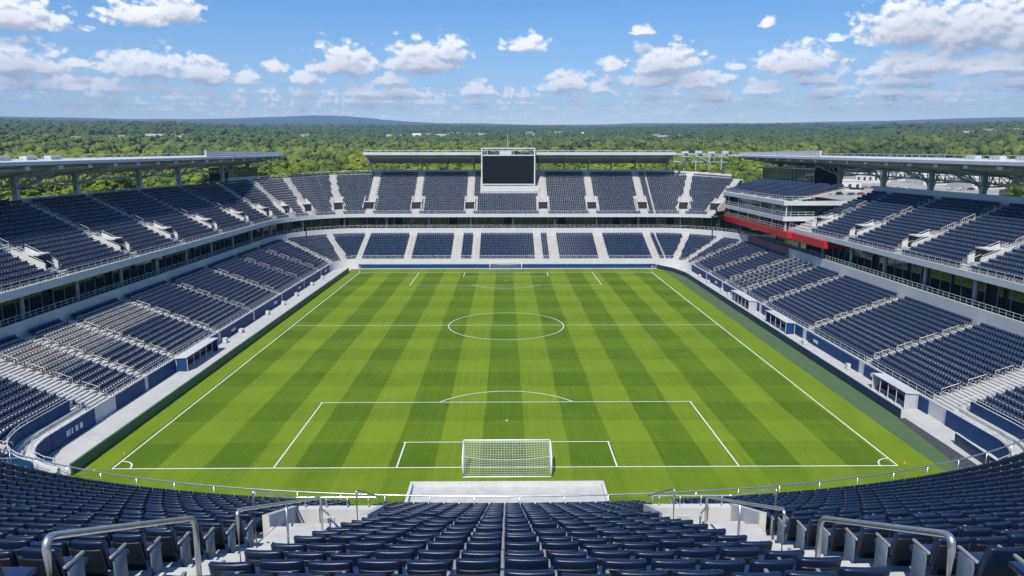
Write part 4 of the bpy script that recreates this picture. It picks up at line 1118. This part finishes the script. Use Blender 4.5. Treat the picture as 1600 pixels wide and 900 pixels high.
def guard(x0, x1, ya, yb, label):
    k = VKN[0]; zt = nz(k) + .72
    g = empty('guard_rail', (x0, ya, zt)); tag(g, label, 'guard rail', 'guard rails round the vomitories')
    yF = nrow_y(k - .5, (x0 + x1) / 2) - .08
    pts = [(x0, ya, fl(x0, ya)), (x0, ya, nz(k + 3) + 1.25), (x0, yF, zt + .28), (x1, yF, zt + .28), (x1, ya, nz(k + 3) + 1.25), (x1, ya, fl(x1, ya))]
    MB().tube(bent(pts, .12), .024, 8).build('rail', 'galvanised', g, True)
    for x in np.linspace(x0 + .3, x1 - .3, 4): MB().tube([(x, yF, zt - .02), (x, yF, zt + .28)], .018, 6).build('post', 'galvanised', g, True)
    xm = (x0 + x1) / 2
    MB().tube(bent([(xm - .5 * np.sign(xm), yF - 2.6, nz(k) + .02), (xm - .5 * np.sign(xm), yF - 2.6, nz(k) + 1.9), (xm + .3 * np.sign(xm), yF - .5, nz(k) + 1.0), (xm + .3 * np.sign(xm), yF - .5, nz(k) + .02)], .1), .022, 8).build('stair_rail', 'galvanised', g, True)
guard(VOML[0] - .08, VOML[1] + .08, -95.6, 0, 'steel guard rail round the left white vomitory box')
guard(VOMR[0] - .08, VOMR[1] + .08, -95.6, 0, 'steel guard rail round the right white vomitory box')

# ------------------------------------------------------------------ seats
def bev_box(x0, x1, y0, y1, z0, z1, r, seg=2, tilt=0.0, pivot=0.0, curve=0.0, sub=0):
    bm = bmesh.new(); bmesh.ops.create_cube(bm, size=1.0)
    for v in bm.verts:
        v.co = Vector(((x0 + x1) / 2 + v.co.x * (x1 - x0), (y0 + y1) / 2 + v.co.y * (y1 - y0), (z0 + z1) / 2 + v.co.z * (z1 - z0)))
    if sub:
        ed = [e for e in bm.edges if abs((e.verts[0].co - e.verts[1].co).x) > .1]
        bmesh.ops.subdivide_edges(bm, edges=ed, cuts=sub)
    ed = [e for e in bm.edges if len(e.link_faces) == 2 and e.calc_face_angle(0) > .5]
    bmesh.ops.bevel(bm, geom=ed, offset=r, segments=seg, profile=.6, affect='EDGES')
    for v in bm.verts:
        if curve: v.co.y += curve * (1 - (v.co.x / ((x1 - x0) / 2)) ** 2) * -1
        dz = v.co.z - pivot; v.co.y -= math.tan(tilt) * dz
    me = bpy.data.meshes.new('m'); bm.to_mesh(me); bm.free()
    me.polygons.foreach_set('use_smooth', [True] * len(me.polygons))
    return me
def mesh_named(me, name, mat):
    me.name = name; me.materials.append(MATS[mat]); return me
# seat faces +Y, origin on the tread under the hinge
M_BACK = mesh_named(bev_box(-.225, .225, -.05, .035, .44, .88, .04, 3, R(12), .44, .025, 4), 'backrest', 'seat_navy')
for v in M_BACK.vertices:                # padded head roll along the top
    if v.co.z > .80: v.co.y -= .018 * (v.co.z - .80) / .08
M_SHELL = mesh_named(bev_box(-.205, .205, -.078, -.049, .30, .795, .014, 2, R(12), .44, .025, 4), 'back_shell', 'seat_shell')
M_PAN = mesh_named(bev_box(-.21, .21, .03, .44, .40, .47, .028, 2, 0, 0, 0, 0), 'seat_pan', 'seat_pan_navy')
M_ARM = mesh_named(bev_box(-.272, -.232, -.06, .30, .60, .64, .014, 2), 'armrest', 'seat_arm')
M_ARM2 = mesh_named(bev_box(.232, .272, -.06, .30, .60, .64, .014, 2), 'armrest', 'seat_arm')
M_SUP = mesh_named(bev_box(-.272, -.248, -.02, .10, .0, .60, .008, 1), 'support', 'seat_arm')
M_END = mesh_named(bev_box(.247, .277, -.02, .26, .08, .59, .012, 1), 'end_panel', 'seat_end')
M_END0 = mesh_named(bev_box(-.277, -.247, -.02, .26, .08, .59, .012, 1), 'end_panel', 'seat_end')

def arr(me):
    V = np.array([v.co[:] for v in me.vertices]); me.calc_loop_triangles()
    T = np.array([t.vertices[:] for t in me.loop_triangles]); return V, T
def simple_seat():
    m = MB()
    t = math.tan(R(14))
    def tb(x0, x1, y0, y1, z0, z1):
        q = lambda z: -t * (z - .42)
        m.hexa([(x0, y0 + q(z0), z0), (x1, y0 + q(z0), z0), (x1, y1 + q(z0), z0), (x0, y1 + q(z0), z0), (x0 + .02, y0 + q(z1), z1), (x1 - .02, y0 + q(z1), z1), (x1 - .02, y1 + q(z1), z1), (x0 + .02, y1 + q(z1), z1)])
    tb(-.215, .215, -.05, .02, .44, .83)
    m.hexa([(-.2, .04, .40), (.2, .04, .40), (.2, .40, .41), (-.2, .40, .41), (-.2, .04, .45), (.2, .04, .45), (.2, .40, .47), (-.2, .40, .47)])
    me = m.mesh('simple', 'seat_navy'); return arr(me)
def place(Vp, Tp, P, A):
    """copies of a prototype at positions P (n,3), turned by A about z"""
    n = len(P); c, s = np.cos(A), np.sin(A)
    X = Vp[None, :, 0] * c[:, None] - Vp[None, :, 1] * s[:, None] + P[:, 0:1]
    Y = Vp[None, :, 0] * s[:, None] + Vp[None, :, 1] * c[:, None] + P[:, 1:2]
    Z = Vp[None, :, 2] + P[:, 2:3]
    V = np.stack([X, Y, Z], -1).reshape(-1, 3)
    F = (Tp[None] + (np.arange(n) * len(Vp))[:, None, None]).reshape(-1, 3)
    return V, F
bowl = []                                # x, y, z, facing, fade
def add_row(seg, fn, d0, dd, k, aisles, lo, hi, extra=None, fade=None):
    """seats of one row of one segment; lo..hi is the run in metres or degrees"""
    d = d0 + dd * (k + .52)
    if seg in ('L', 'R', 'F'):
        for v in np.arange(lo + .3, hi - .2, .5):
            if any(a[0] == seg and abs(v - a[1]) < a[2] + .27 for a in aisles): continue
            st = St(-41.5, v, -1, 0, wts('L')) if seg == 'L' else (St(44.0, v, 1, 0, wts('R')) if seg == 'R' else St(v, 59.5, 0, 1, wts('F')))
            if extra and extra(seg, v, k): continue
            p = st.p(d, fn(st.w, k)); f = fade(seg, v, k) if fade else 0.0
            bowl.append((*p, math.atan2(-st.n[1], -st.n[0]) - math.pi / 2, f))
    else:
        r0 = RF if seg in ('CL', 'CR') else RN
        r = r0 + d; L = abs(R(hi - lo)) * r; n = int(L / .5)
        for i in range(n):
            v = lo + (hi - lo) * (i + .5) / n
            if any(a[0] == seg and abs(R(v - a[1])) * r < a[2] + .27 for a in aisles): continue
            st = aisle_station((seg, v, 0)); p = st.p(d, fn(st.w, k))
            if extra and extra(seg, v, k): continue
            bowl.append((*p, math.atan2(-st.n[1], -st.n[0]) - math.pi / 2, 0.0))
LA = sum(LOW_AISLES.values(), []); UA = sum(UP_AISLES.values(), [])
def fade_low(seg, v, k):
    if seg != 'L': 
        return 0.85 if seg == 'R' and 20 < v < 30 and (int(v * 1.3 + k * 3.1) % 3 == 0) else 0.0
    if -39 < v < -24 and k > 5: return min(1.0, .25 + .75 * (k - 5) / 4) if k < 13 else 0.0
    if -23 < v < -11 and 7 < k < 13: return .75
    return 0.0
for k in range(LN):
    near_cut = lambda seg, v, kk: kk < 2 and (seg in ('NL', 'NR') or v < -42.5)
    add_row('NL', zlow, .25, LD, k, LA, 250, 180, near_cut); add_row('L', zlow, .25, LD, k, LA, -49, 54.5, near_cut, fade_low)
    add_row('CL', zlow, .25, LD, k, LA, 180, 90); add_row('F', zlow, .25, LD, k, LA, CL, CR); add_row('CR', zlow, .25, LD, k, LA, 90, 0)
    add_row('R', zlow, .25, LD, k, LA, -50, 54.5, near_cut, fade_low); add_row('NR', zlow, .25, LD, k, LA, 0, -70, near_cut)
def no_seat(seg, v, k):
    for a in UA:
        if a[0] != seg: continue
        dist = abs(v - a[1]) if seg in ('L', 'R', 'F') else abs(R(v - a[1])) * (RF + U0 + UD * k)
        if VOM[0][0] - 1 <= k < VOM[0][1] + 1 and dist < a[2] + 1.05: return True
    if seg == 'F' and -7.0 < v < 9.4 and k >= 8: return True           # the screen and its platform
    if seg == 'R' and 25 < v and k < 6: return True                      # bare landing beside the club corner
    return False
for k in range(UN):
    add_row('L', zup, U0, UD, k, UA, -58, 54.5, no_seat); add_row('CL', zup, U0, UD, k, UA, 180, 90, no_seat)
    add_row('F', zup, U0, UD, k, UA, CL, CR, no_seat); add_row('CR', zup, U0, UD, k, UA, 90, 50, no_seat); add_row('R', zup, U0, UD, k, UA, -58, 33.2, no_seat)
for k in range(13):                       # deck on the club block
    for y in np.arange(34.9, 81, .5):
        if min(abs(y - q) for q in (40, 47.5, 56, 65)) < .85: continue
        bowl.append((56.6 + 1.3 + .85 * (k + .55), y, 17.62 + .2 * k, math.pi / 2, 0.0))
bowl = np.array(bowl)
# seats of the near stand
near_seats = []                           # x, y, z, facing, block, row, index, side
for k in range(0, 21):
    slots = []
    runs = [('centre', [(i * .5 + .1) for i in range(-6, 7)]), ('left', [AL[0] - .3 - .5 * i for i in range(46)]), ('right', [AR[1] + .3 + .5 * i for i in range(46)])]
    if k < VKN[0] - 2: runs[0] = ('centre', [(i * .5 + .1) for i in range(-8, 9)])
    for blk, xs in runs:
        for i, x in enumerate(xs):
            if abs(x) > 25.5: continue
            if VKN[0] - 2 <= k <= VKN[1] and (VOML[0] - .5 < x < VOML[1] + .45 or VOMR[0] - .45 < x < VOMR[1] + .5): continue
            y = nrow_y(k, x) + .06; sl = (nrow_y(k, x + .1) - nrow_y(k, x - .1)) / .2
            near_seats.append((x, y, nz(k), math.atan(sl), blk, k, i, len(xs)))
# the seats that show largest in the photograph become individuals
yaw, pit = R(-0.546), R(10.5)
def view(p):
    v = Vector(p) - CAM
    f = Vector((math.sin(-yaw) * math.cos(pit), math.cos(yaw) * math.cos(pit), -math.sin(pit))); rt = Vector((math.cos(yaw), math.sin(yaw), 0)); dn = f.cross(rt)
    zc = v.dot(f); return 800 + FPX * v.dot(rt) / zc, 450 + FPX * v.dot(dn) / zc, zc
cand = []
for s in near_seats:
    u, w_, zc = view((s[0], s[1], s[2] + .8))
    if zc > 1 and -20 < u < 1620 and w_ < 915: cand.append((zc, s))
cand.sort(key=lambda q: q[0])
pick = set(id(s) for _, s in cand[:300])
ORD = ['first', 'second', 'third', 'fourth', 'fifth', 'sixth', 'seventh', 'eighth', 'ninth', 'tenth', 'eleventh', 'twelfth', 'thirteenth', 'fourteenth', 'fifteenth', 'sixteenth', 'seventeenth', 'eighteenth', 'nineteenth', 'twentieth', 'twenty-first', 'twenty-second', 'twenty-third', 'twenty-fourth', 'twenty-fifth', 'twenty-sixth', 'twenty-seventh', 'twenty-eighth', 'twenty-ninth', 'thirtieth', 'thirty-first', 'thirty-second', 'thirty-third', 'thirty-fourth', 'thirty-fifth', 'thirty-sixth', 'thirty-seventh', 'thirty-eighth', 'thirty-ninth', 'fortieth', 'forty-first', 'forty-second', 'forty-third', 'forty-fourth', 'forty-fifth', 'forty-sixth', 'forty-seventh']
rest = []
for s in near_seats:
    x, y, z, a, blk, k, i, n = s
    jit = random.Random(int(x * 100) + k * 997)
    if id(s) not in pick:
        u, w_, zc = view((x, y, z + .8))
        if zc < 1 or not -260 < u < 1860: continue
        rest.append((x, y, z, a + jit.uniform(-.03, .03), 0.0)); continue
    if blk == 'centre': lab = 'navy folding seat, centre block, %s row from the front rail, %s seat from the left' % (ORD[k], ORD[i])
    else: lab = 'navy folding seat, %s block, %s row from the front rail, %s seat from the aisle' % (blk, ORD[k], ORD[i])
    e = bpy.data.objects.new('folding_seat', None); COL.objects.link(e); e.location = (x, y, z); e.rotation_euler = (0, 0, a + jit.uniform(-.025, .025)); e.empty_display_size = .2
    tag(e, lab, 'seat', 'navy seats of the near stand')
    parts = [('backrest', M_BACK), ('back_shell', M_SHELL), ('seat_pan', M_PAN), ('armrest', M_ARM), ('support', M_SUP)]
    if blk == 'centre' and i == n - 1 or blk == 'left' and i == 0: parts += [('armrest', M_ARM2), ('end_panel', M_END)]
    if blk == 'right' and i == 0 or blk == 'centre' and i == 0: parts += [('end_panel', M_END0)]
    for nm, me in parts:
        o = bpy.data.objects.new(nm, me); COL.objects.link(o); o.parent = e
        if nm == 'backrest': o.rotation_euler = (jit.uniform(-.06, .045), 0, jit.uniform(-.02, .02))
rest = np.array(rest)
def all_seats():
    Vs, Fs, fd, mi, off = [], [], [], [], 0
    def add(proto, Q, mat):
        nonlocal off
        V, F = place(*proto, Q[:, :3], Q[:, 3]); Vs.append(V); Fs.append(F + off); fd.append(np.repeat(Q[:, 4], len(proto[0]))); mi.append(np.full(len(F), mat)); off += len(V)
    j = bowl.copy(); j[:, 3] += rng.normal(0, .02, len(j)); j[:, 4] = np.clip(j[:, 4] * rng.uniform(.8, 1.1, len(j)), 0, 1)
    add(simple_seat(), j, 4)
    leg = MB().box(-.25, -.235, -.03, .09, 0, .5).mesh('leg', 'seat_arm'); add(arr(leg), j, 2)
    for me, mat in ((M_BACK, 0), (M_SHELL, 2), (M_PAN, 1), (M_ARM, 3), (M_SUP, 3)): add(arr(me), rest, mat)
    V, F = np.concatenate(Vs), np.concatenate(Fs)
    o = np_object('stadium_seats', V, F, ['seat_navy', 'seat_pan_navy', 'seat_shell', 'seat_arm', 'seat_bowl_lit'], {'fade': np.concatenate(fd)})
    o.data.polygons.foreach_set('material_index', np.concatenate(mi).astype(np.int32))
    COL.objects.link(o); tag(o, 'thousands of navy seats filling the stands', 'seats', kind='stuff')
    print('SEATS', len(bowl), len(rest), 'tris', len(F))
all_seats()

# ------------------------------------------------------------------ woods and far buildings
def ico(sub):
    bm = bmesh.new(); bmesh.ops.create_icosphere(bm, subdivisions=sub, radius=1.0)
    V = np.array([v.co[:] for v in bm.verts]); F = np.array([[v.index for v in f.verts] for f in bm.faces]); bm.free(); return V, F
ICO = {1: ico(1), 2: ico(2)}
def crown_arr(rx, rz, zc, nl, nq, size, seed, sub):
    """lobed mass of foliage with leaf clumps standing off it"""
    r = np.random.default_rng(seed); Vs, Fs, off = [], [], 0
    lobes = [(np.array([0, 0, -.08 * rz]), rx * .80)]
    for i in range(nl):
        a = 2.4 * i + r.uniform(-.4, .4); t = r.uniform(-.25, .95)
        c = np.array([math.cos(a) * math.sqrt(max(0, 1 - t * t)), math.sin(a) * math.sqrt(max(0, 1 - t * t)), t]) * np.array([rx, rx, rz]) * r.uniform(.50, .66)
        lobes.append((c, r.uniform(.32, .46) * rx))
    tot = sum(q * q for _, q in lobes)
    Vi, Fi = ICO[sub]
    for c, q in lobes:
        V = Vi * q * r.uniform(.82, 1.12, (len(Vi), 1)) * np.array([1, 1, .9]) + c; V[:, 2] += zc
        Vs.append(V); Fs.append(Fi + off); off += len(V)
        n = int(nq * q * q / tot)
        for j in range(n):
            d = r.normal(size=3); d /= np.linalg.norm(d)
            if d[2] < -.3: d[2] *= -.5
            p = c + d * q * r.uniform(.9, 1.12) * np.array([1, 1, .9]) + np.array([0, 0, zc])
            nrm = d + r.normal(size=3) * .30 + np.array([0, -.1, .15]); nrm /= np.linalg.norm(nrm)
            a = np.cross(nrm, r.normal(size=3)); a /= np.linalg.norm(a); b = np.cross(nrm, a); s_ = size * r.uniform(.55, 1.2)
            Vs.append(np.array([p - a * s_ * .9, p - b * s_ * .6, p + a * s_ * .9, p + b * s_ * .6 + nrm * s_ * .15])); Fs.append(np.array([[0, 1, 2], [0, 2, 3]]) + off); off += 4
    return np.concatenate(Vs), np.concatenate(Fs)
def crown_mesh(name, rx, rz, zc, nl, nq, size, seed, mat):
    V, F = crown_arr(rx, rz, zc, nl, nq, size, seed, 2)
    me = bpy.data.meshes.new(name); me.from_pydata(V.tolist(), [], F.tolist()); me.materials.append(MATS[mat])
    me.polygons.foreach_set('use_smooth', [True] * len(me.polygons)); return me
def trunk_mesh(name, h, r0, seed):
    q = random.Random(seed); m = MB(); n = 7
    m.tube([(0, 0, -.5), (q.uniform(-.1, .1), q.uniform(-.1, .1), h * .4), (q.uniform(-.3, .3), q.uniform(-.3, .3), h * .8)], r0, n)
    for i in range(4):
        a = q.uniform(0, 6.28); m.tube([(0, 0, h * (.4 + .08 * i)), (math.cos(a) * 1.6, math.sin(a) * 1.6, h * (.6 + .08 * i)), (math.cos(a) * 2.8, math.sin(a) * 2.8, h * (.75 + .08 * i))], r0 * .4, 5)
    return m.mesh(name, 'bark', True)
CROWNS = [crown_mesh('crown', 6.2, 6.0, 11.5, 12, 1300, .62, 1, 'leaf'), crown_mesh('crown', 5.2, 7.0, 12.5, 12, 1200, .6, 2, 'leaf'), crown_mesh('crown', 7.0, 5.4, 10.5, 13, 1400, .66, 3, 'leaf'),
          crown_mesh('crown', 4.6, 6.2, 10.5, 10, 1000, .56, 4, 'leaf'), crown_mesh('crown', 6.6, 6.4, 12.0, 14, 1400, .64, 5, 'leaf')]
TRUNKS = [trunk_mesh('trunk', 11, .35, i) for i in range(5)]
def in_lot(x, y):
    a = np.degrees(np.arctan2(x, y + 110)); d = np.hypot(x, y + 110)
    return (a > 22.5) & (a < 36.6) & (d < 660)
def clear(x, y):
    st = (np.abs(x - 2) < 92) & (y > -130) & (y < 108)
    return st
def woods():
    pts = []
    # jittered grid in rings of growing cell size
    r = np.random.default_rng(3)
    for d0, d1, cell in ((120, 700, 12.0), (700, 1300, 16.5), (1300, 2300, 21.0), (2300, 4400, 34.0)):
        amax = 44 if d0 < 1000 else 41
        n = int((d1 * d1 - d0 * d0) * R(2 * amax) / 2 / cell ** 2)
        d = np.sqrt(r.uniform(d0 * d0, d1 * d1, n)); a = R(1) * r.uniform(-amax, amax, n)
        x = CAM.x + d * np.sin(a); y = CAM.y + d * np.cos(a)
        ok = ~clear(x, y) & ~in_lot(x, y)
        # clearings with houses far off
        ok &= ~((vnoise(x, y, 260, 8) > .80) & (d > 1150) & (d < 2600))
        pts.append(np.stack([x, y, d, np.full(n, cell)], 1)[ok])
    P = np.concatenate(pts); P = P[np.argsort(P[:, 2])]
    keep, grid = [], {}
    for i, (x, y, d, c) in enumerate(P):   # thin out overlaps
        g = c * .72; k = (int(x // g), int(y // g), int(c))
        if k in grid: continue
        grid[k] = 1; keep.append(i)
    return P[keep]
W = woods()
wz = height(W[:, 0], W[:, 1])
def tone(x, y): return np.clip(vnoise(x, y, 130, 11) * .95 + vnoise(x, y, 38, 12) * .6 - .28, 0, 1)
lab_by = [(-90, -8, 'broadleaf tree in the wood between the left roof and the screen roof'), (-8, 90, 'broadleaf tree in the wood behind the screen and right roof')]
cnt = 0; used = np.zeros(len(W), bool)
for i in range(len(W)):
    x, y, d, c = W[i]
    u, v_, zc = view((x, y, wz[i] + 13))
    if d > 620 or not (-30 < u < 1630) or v_ > 330: continue
    if cnt >= 290: break
    cnt += 1; used[i] = True; q = random.Random(i)
    s = q.uniform(.95, 1.55) * (1.0 if d > 250 else .85); k = q.randrange(5)
    e = bpy.data.objects.new('broadleaf_tree', None); COL.objects.link(e); e.location = (x, y, wz[i] - .3); e.rotation_euler = (0, 0, q.uniform(0, 6.28)); e.scale = (s, s, s * q.uniform(.75, .98))
    lab = 'broadleaf tree in the wood beyond the left stand roof' if u < 460 else ('broadleaf tree in the wood seen between the left roof and the far roof' if u < 568 else ('broadleaf tree in the wood behind the far roof and screen' if u < 1140 else 'broadleaf tree in the wood beyond the right stand roof'))
    tag(e, lab, 'tree', lab.replace('broadleaf tree', 'trees'))
    for nm, me in (('crown', CROWNS[k]), ('trunk', TRUNKS[k])):
        o = bpy.data.objects.new(nm, me); COL.objects.link(o); o.parent = e
def forest():
    ok_ = ~used & (W[:, 2] > 300); Q = W[ok_]; z = wz[ok_]; n = len(Q); r = np.random.default_rng(9)
    Vs, Fs, Ts, off = [], [], [], 0
    tn = np.clip(tone(Q[:, 0], Q[:, 1]) + r.normal(0, .2, n), 0, 1) * (1 - np.clip((Q[:, 2] - 600) / 1200, 0, .85))
    dd = Q[:, 2]
    protos = []
    for lod, (nl, nq, sz, lo, hi) in enumerate(((8, 50, 1.0, 0, 700), (6, 16, 1.6, 700, 1300), (4, 0, 2.2, 1300, 2300), (2, 0, 3.0, 2300, 9000))):
        for v in range(4):
            V, F = crown_arr(6.6, 6.0, 10.0, nl, nq, sz, 40 + lod * 7 + v, 1)
            sel = np.where((dd >= lo) & (dd < hi) & (np.arange(n) % 4 == v))[0]
            if not len(sel): continue
            s = r.uniform(.85, 1.6, len(sel)) * (1.0 + np.clip((dd[sel] - 1300) / 2500, 0, .75)); ang = r.uniform(0, 6.28, len(sel)); hz = r.uniform(.72, 1.05, len(sel)) / (1.0 + np.clip((dd[sel] - 1300) / 2500, 0, .75)) * 1.05
            c, si = np.cos(ang) * s, np.sin(ang) * s
            X = V[None, :, 0] * c[:, None] - V[None, :, 1] * si[:, None] + Q[sel, 0:1]; Y = V[None, :, 0] * si[:, None] + V[None, :, 1] * c[:, None] + Q[sel, 1:2]
            Z = V[None, :, 2] * (s * hz)[:, None] + z[sel][:, None] - .5
            Vs.append(np.stack([X, Y, Z], -1).reshape(-1, 3)); Fs.append((F[None] + (np.arange(len(sel)) * len(V))[:, None, None]).reshape(-1, 3) + off)
            Ts.append(np.repeat(tn[sel], len(V))); off += len(sel) * len(V)
    V, F = np.concatenate(Vs), np.concatenate(Fs)
    o = np_object('forest', V, F, 'leaf_far', {'tint': np.concatenate(Ts)}); COL.objects.link(o); o.data.polygons.foreach_set('use_smooth', [True] * len(o.data.polygons))
    tag(o, 'dense green woodland stretching to the hazy horizon', 'forest', kind='stuff')
    print('FOREST', n, 'trees', len(F) * 2, 'tris', cnt, 'individual')
forest()

def ground_at(u, d):
    """ground point in the direction of picture column u, d metres off"""
    a = math.atan2(u - 789.4, FPX); x = CAM.x + d * math.sin(a); y = CAM.y + d * math.cos(a); return x, y, float(height(x, y))
def house(u, d, w, dp, h, kind, label, rz=0.0, grp='buildings among the woods', lift=0.0):
    x, y, z = ground_at(u, d); z += lift
    g = bpy.data.objects.new('house' if kind == 'gable' else 'low_building', None); COL.objects.link(g); g.location = (x, y, z - .5); g.rotation_euler = (0, 0, rz)
    tag(g, label, 'house' if kind == 'gable' else 'building', grp)
    def add(nm, mb, mat):
        o = bpy.data.objects.new(nm, mb.mesh(nm, mat)); COL.objects.link(o); o.parent = g; return o
    H = h + .5
    add('wall', MB().box(-w / 2, w / 2, -dp / 2, dp / 2, 0, H), 'house_wall')
    if kind == 'gable':
        m = MB(); q = w / 2 + .5; e = dp / 2 + .5
        m.hexa([(-q, -e, H), (q, -e, H), (q, e, H), (-q, e, H), (-q + .6, -.1, H + h * .45), (q - .6, -.1, H + h * .45), (q - .6, .1, H + h * .45), (-q + .6, .1, H + h * .45)]); r = add('roof', m, 'house_roof' if int(u + d) % 3 else 'flat_roof')
    else:
        add('roof', MB().box(-w / 2 - .3, w / 2 + .3, -dp / 2 - .3, dp / 2 + .3, H + .01, H + .5), 'flat_roof')
    nw = max(2, int(w / 4))
    for i in range(nw):
        xx = -w / 2 + w * (i + .5) / nw
        add('window', MB().box(xx - .8, xx + .8, -dp / 2 - .05, -dp / 2 - .01, H * .35, H * .72), 'window_dark')
rh = random.Random(5); used_labels = 0
spots = [(155, 1250), (170, 1300), (185, 1240), (205, 1350), (218, 1290), (228, 1330), (262, 1500), (275, 1520), (290, 1480), (305, 1550), (478, 1500), (485, 1530), (620, 1900), (640, 1950), (655, 1880), (672, 2000), (690, 1920), (706, 1980), (720, 2050),
         (735, 1940), (752, 2000), (812, 1950), (826, 2020), (842, 1930), (861, 2000), (880, 2060), (905, 1960), (1005, 1750), (1020, 1720), (1036, 1760), (1050, 1730), (1500, 1800), (1530, 1850), (1545, 1800), (1570, 1900), (1590, 1830)]
for i, (u, d) in enumerate(spots):
    kind = 'gable' if rh.random() < .6 else 'flat'; w = rh.uniform(14, 26) if kind == 'gable' else rh.uniform(26, 44)
    side = 'left stand roof' if u < 460 else ('left end of the far roof' if u < 700 else ('screen' if u < 950 else ('right end of the far roof' if u < 1100 else 'right stand roof')))
    house(u, d, w, rh.uniform(11, 16), rh.uniform(6, 9), kind, ('pale pitched-roof house' if kind == 'gable' else 'pale flat-roofed building') + ' in the distant woods above the ' + side, rh.uniform(-.4, .4), 'distant buildings above the ' + side + (' with pitched roofs' if kind == 'gable' else ' with flat roofs'), 9.0)
for i, (u, d, w) in enumerate([(1292, 470, 30), (1345, 560, 26), (1425, 600, 46), (1495, 560, 60), (1545, 520, 40)]):
    house(u, d, w, 22, 6, 'flat', 'low pale shed by the car park, %s from the red-banded corner' % ORD[i], rh.uniform(-.2, .2), 'sheds by the car park')
house(62, 330, 26, 16, 6, 'gable', 'brown-roofed house under the left stand roof beside the trees', .2, 'houses by the left stand')
house(250, 420, 22, 14, 6, 'gable', 'brown-roofed house glimpsed past the left stand columns', -.2, 'houses by the left stand')
# car park
def car_park():
    na, nd = 24, 14; V = []; F = []
    for i in range(nd + 1):
        for j in range(na + 1):
            x, y, z = ground_at(1255 + (1560 - 1255) * j / na, 250 + 400 * i / nd); V.append((x, y, z + .25))
    for i in range(nd):
        for j in range(na): F.append((i * (na + 1) + j, i * (na + 1) + j + 1, (i + 1) * (na + 1) + j + 1, (i + 1) * (na + 1) + j))
    m = MB(); m.V = V; m.F = F; tag(m.build('car_park', 'lot_paving'), 'pale car park beyond the right stand', kind='structure')
car_park()
def car_meshes(ci):
    m = MB(); prof = [(-2.2, .45), (-2.2, .85), (-1.3, .98), (-.75, 1.45), (.75, 1.45), (1.5, 1.0), (2.15, .85), (2.2, .45)]
    body = MB(); body.sweep([[(x, y, z) for x, z in prof] for y in (-.88, .88)], True)
    return body.mesh('body', 'car_paint_%d' % ci)
CB = [car_meshes(i) for i in range(5)]
CG = MB().hexa([(-1.15, -.9, 1.0), (1.3, -.9, 1.0), (1.3, .9, 1.0), (-1.15, .9, 1.0), (-.75, -.9, 1.38), (.72, -.9, 1.38), (.72, .9, 1.38), (-.75, .9, 1.38)]).mesh('glass', 'window_dark')
wm = MB(); wm.tube([(0, -.12, 0), (0, .12, 0)], .34, 12); CW = wm.mesh('wheel', 'tyre')
def cars():
    q = random.Random(8); n = 0
    for d in (330, 380, 432, 490):
        for u in range(1278, 1545, 22 if d < 400 else 17):
            if q.random() < .35: continue
            x, y, z = ground_at(u + q.uniform(-3, 3), d + q.uniform(-2, 2)); ci = q.choice([0, 0, 0, 1, 2, 2, 3, 4])
            e = bpy.data.objects.new('parked_car', None); COL.objects.link(e); e.location = (x, y, z + .27); e.rotation_euler = (0, 0, q.choice([0.3, 3.44]) + q.uniform(-.05, .05))
            cn = ['white', 'black', 'grey', 'red', 'blue'][ci]
            tag(e, cn + ' car parked in the car park beyond the right stand', 'car', cn + ' cars in the car park')
            for nm, me, loc in (('body', CB[ci], (0, 0, 0)), ('window', CG, (0, 0, .004)), *[('wheel', CW, (a, b, .34)) for a in (-1.35, 1.35) for b in (-.8, .8)]):
                o = bpy.data.objects.new(nm, me); COL.objects.link(o); o.parent = e; o.location = loc
cars()

# ------------------------------------------------------------------ hazy air
def haze():
    m = MB(); m.box(-12500, 12500, -12500, 12500, -2, 900); me = m.mesh('haze', 'concrete'); me.materials.clear()
    mt = bpy.data.materials.new('haze_air'); mt.use_nodes = True; nt = mt.node_tree; nt.nodes.clear()
    o = nt.nodes.new('ShaderNodeOutputMaterial'); v = nt.nodes.new('ShaderNodeVolumePrincipled')
    v.inputs['Color'].default_value = (0.42, 0.66, 0.98, 1); v.inputs['Density'].default_value = 1.05e-4; v.inputs['Anisotropy'].default_value = 0.0
    nt.links.new(v.outputs[0], o.inputs['Volume']); me.materials.append(mt)
    ob = bpy.data.objects.new('haze', me); COL.objects.link(ob); tag(ob, 'thin bluish haze over the distant woods', kind='stuff')
haze()
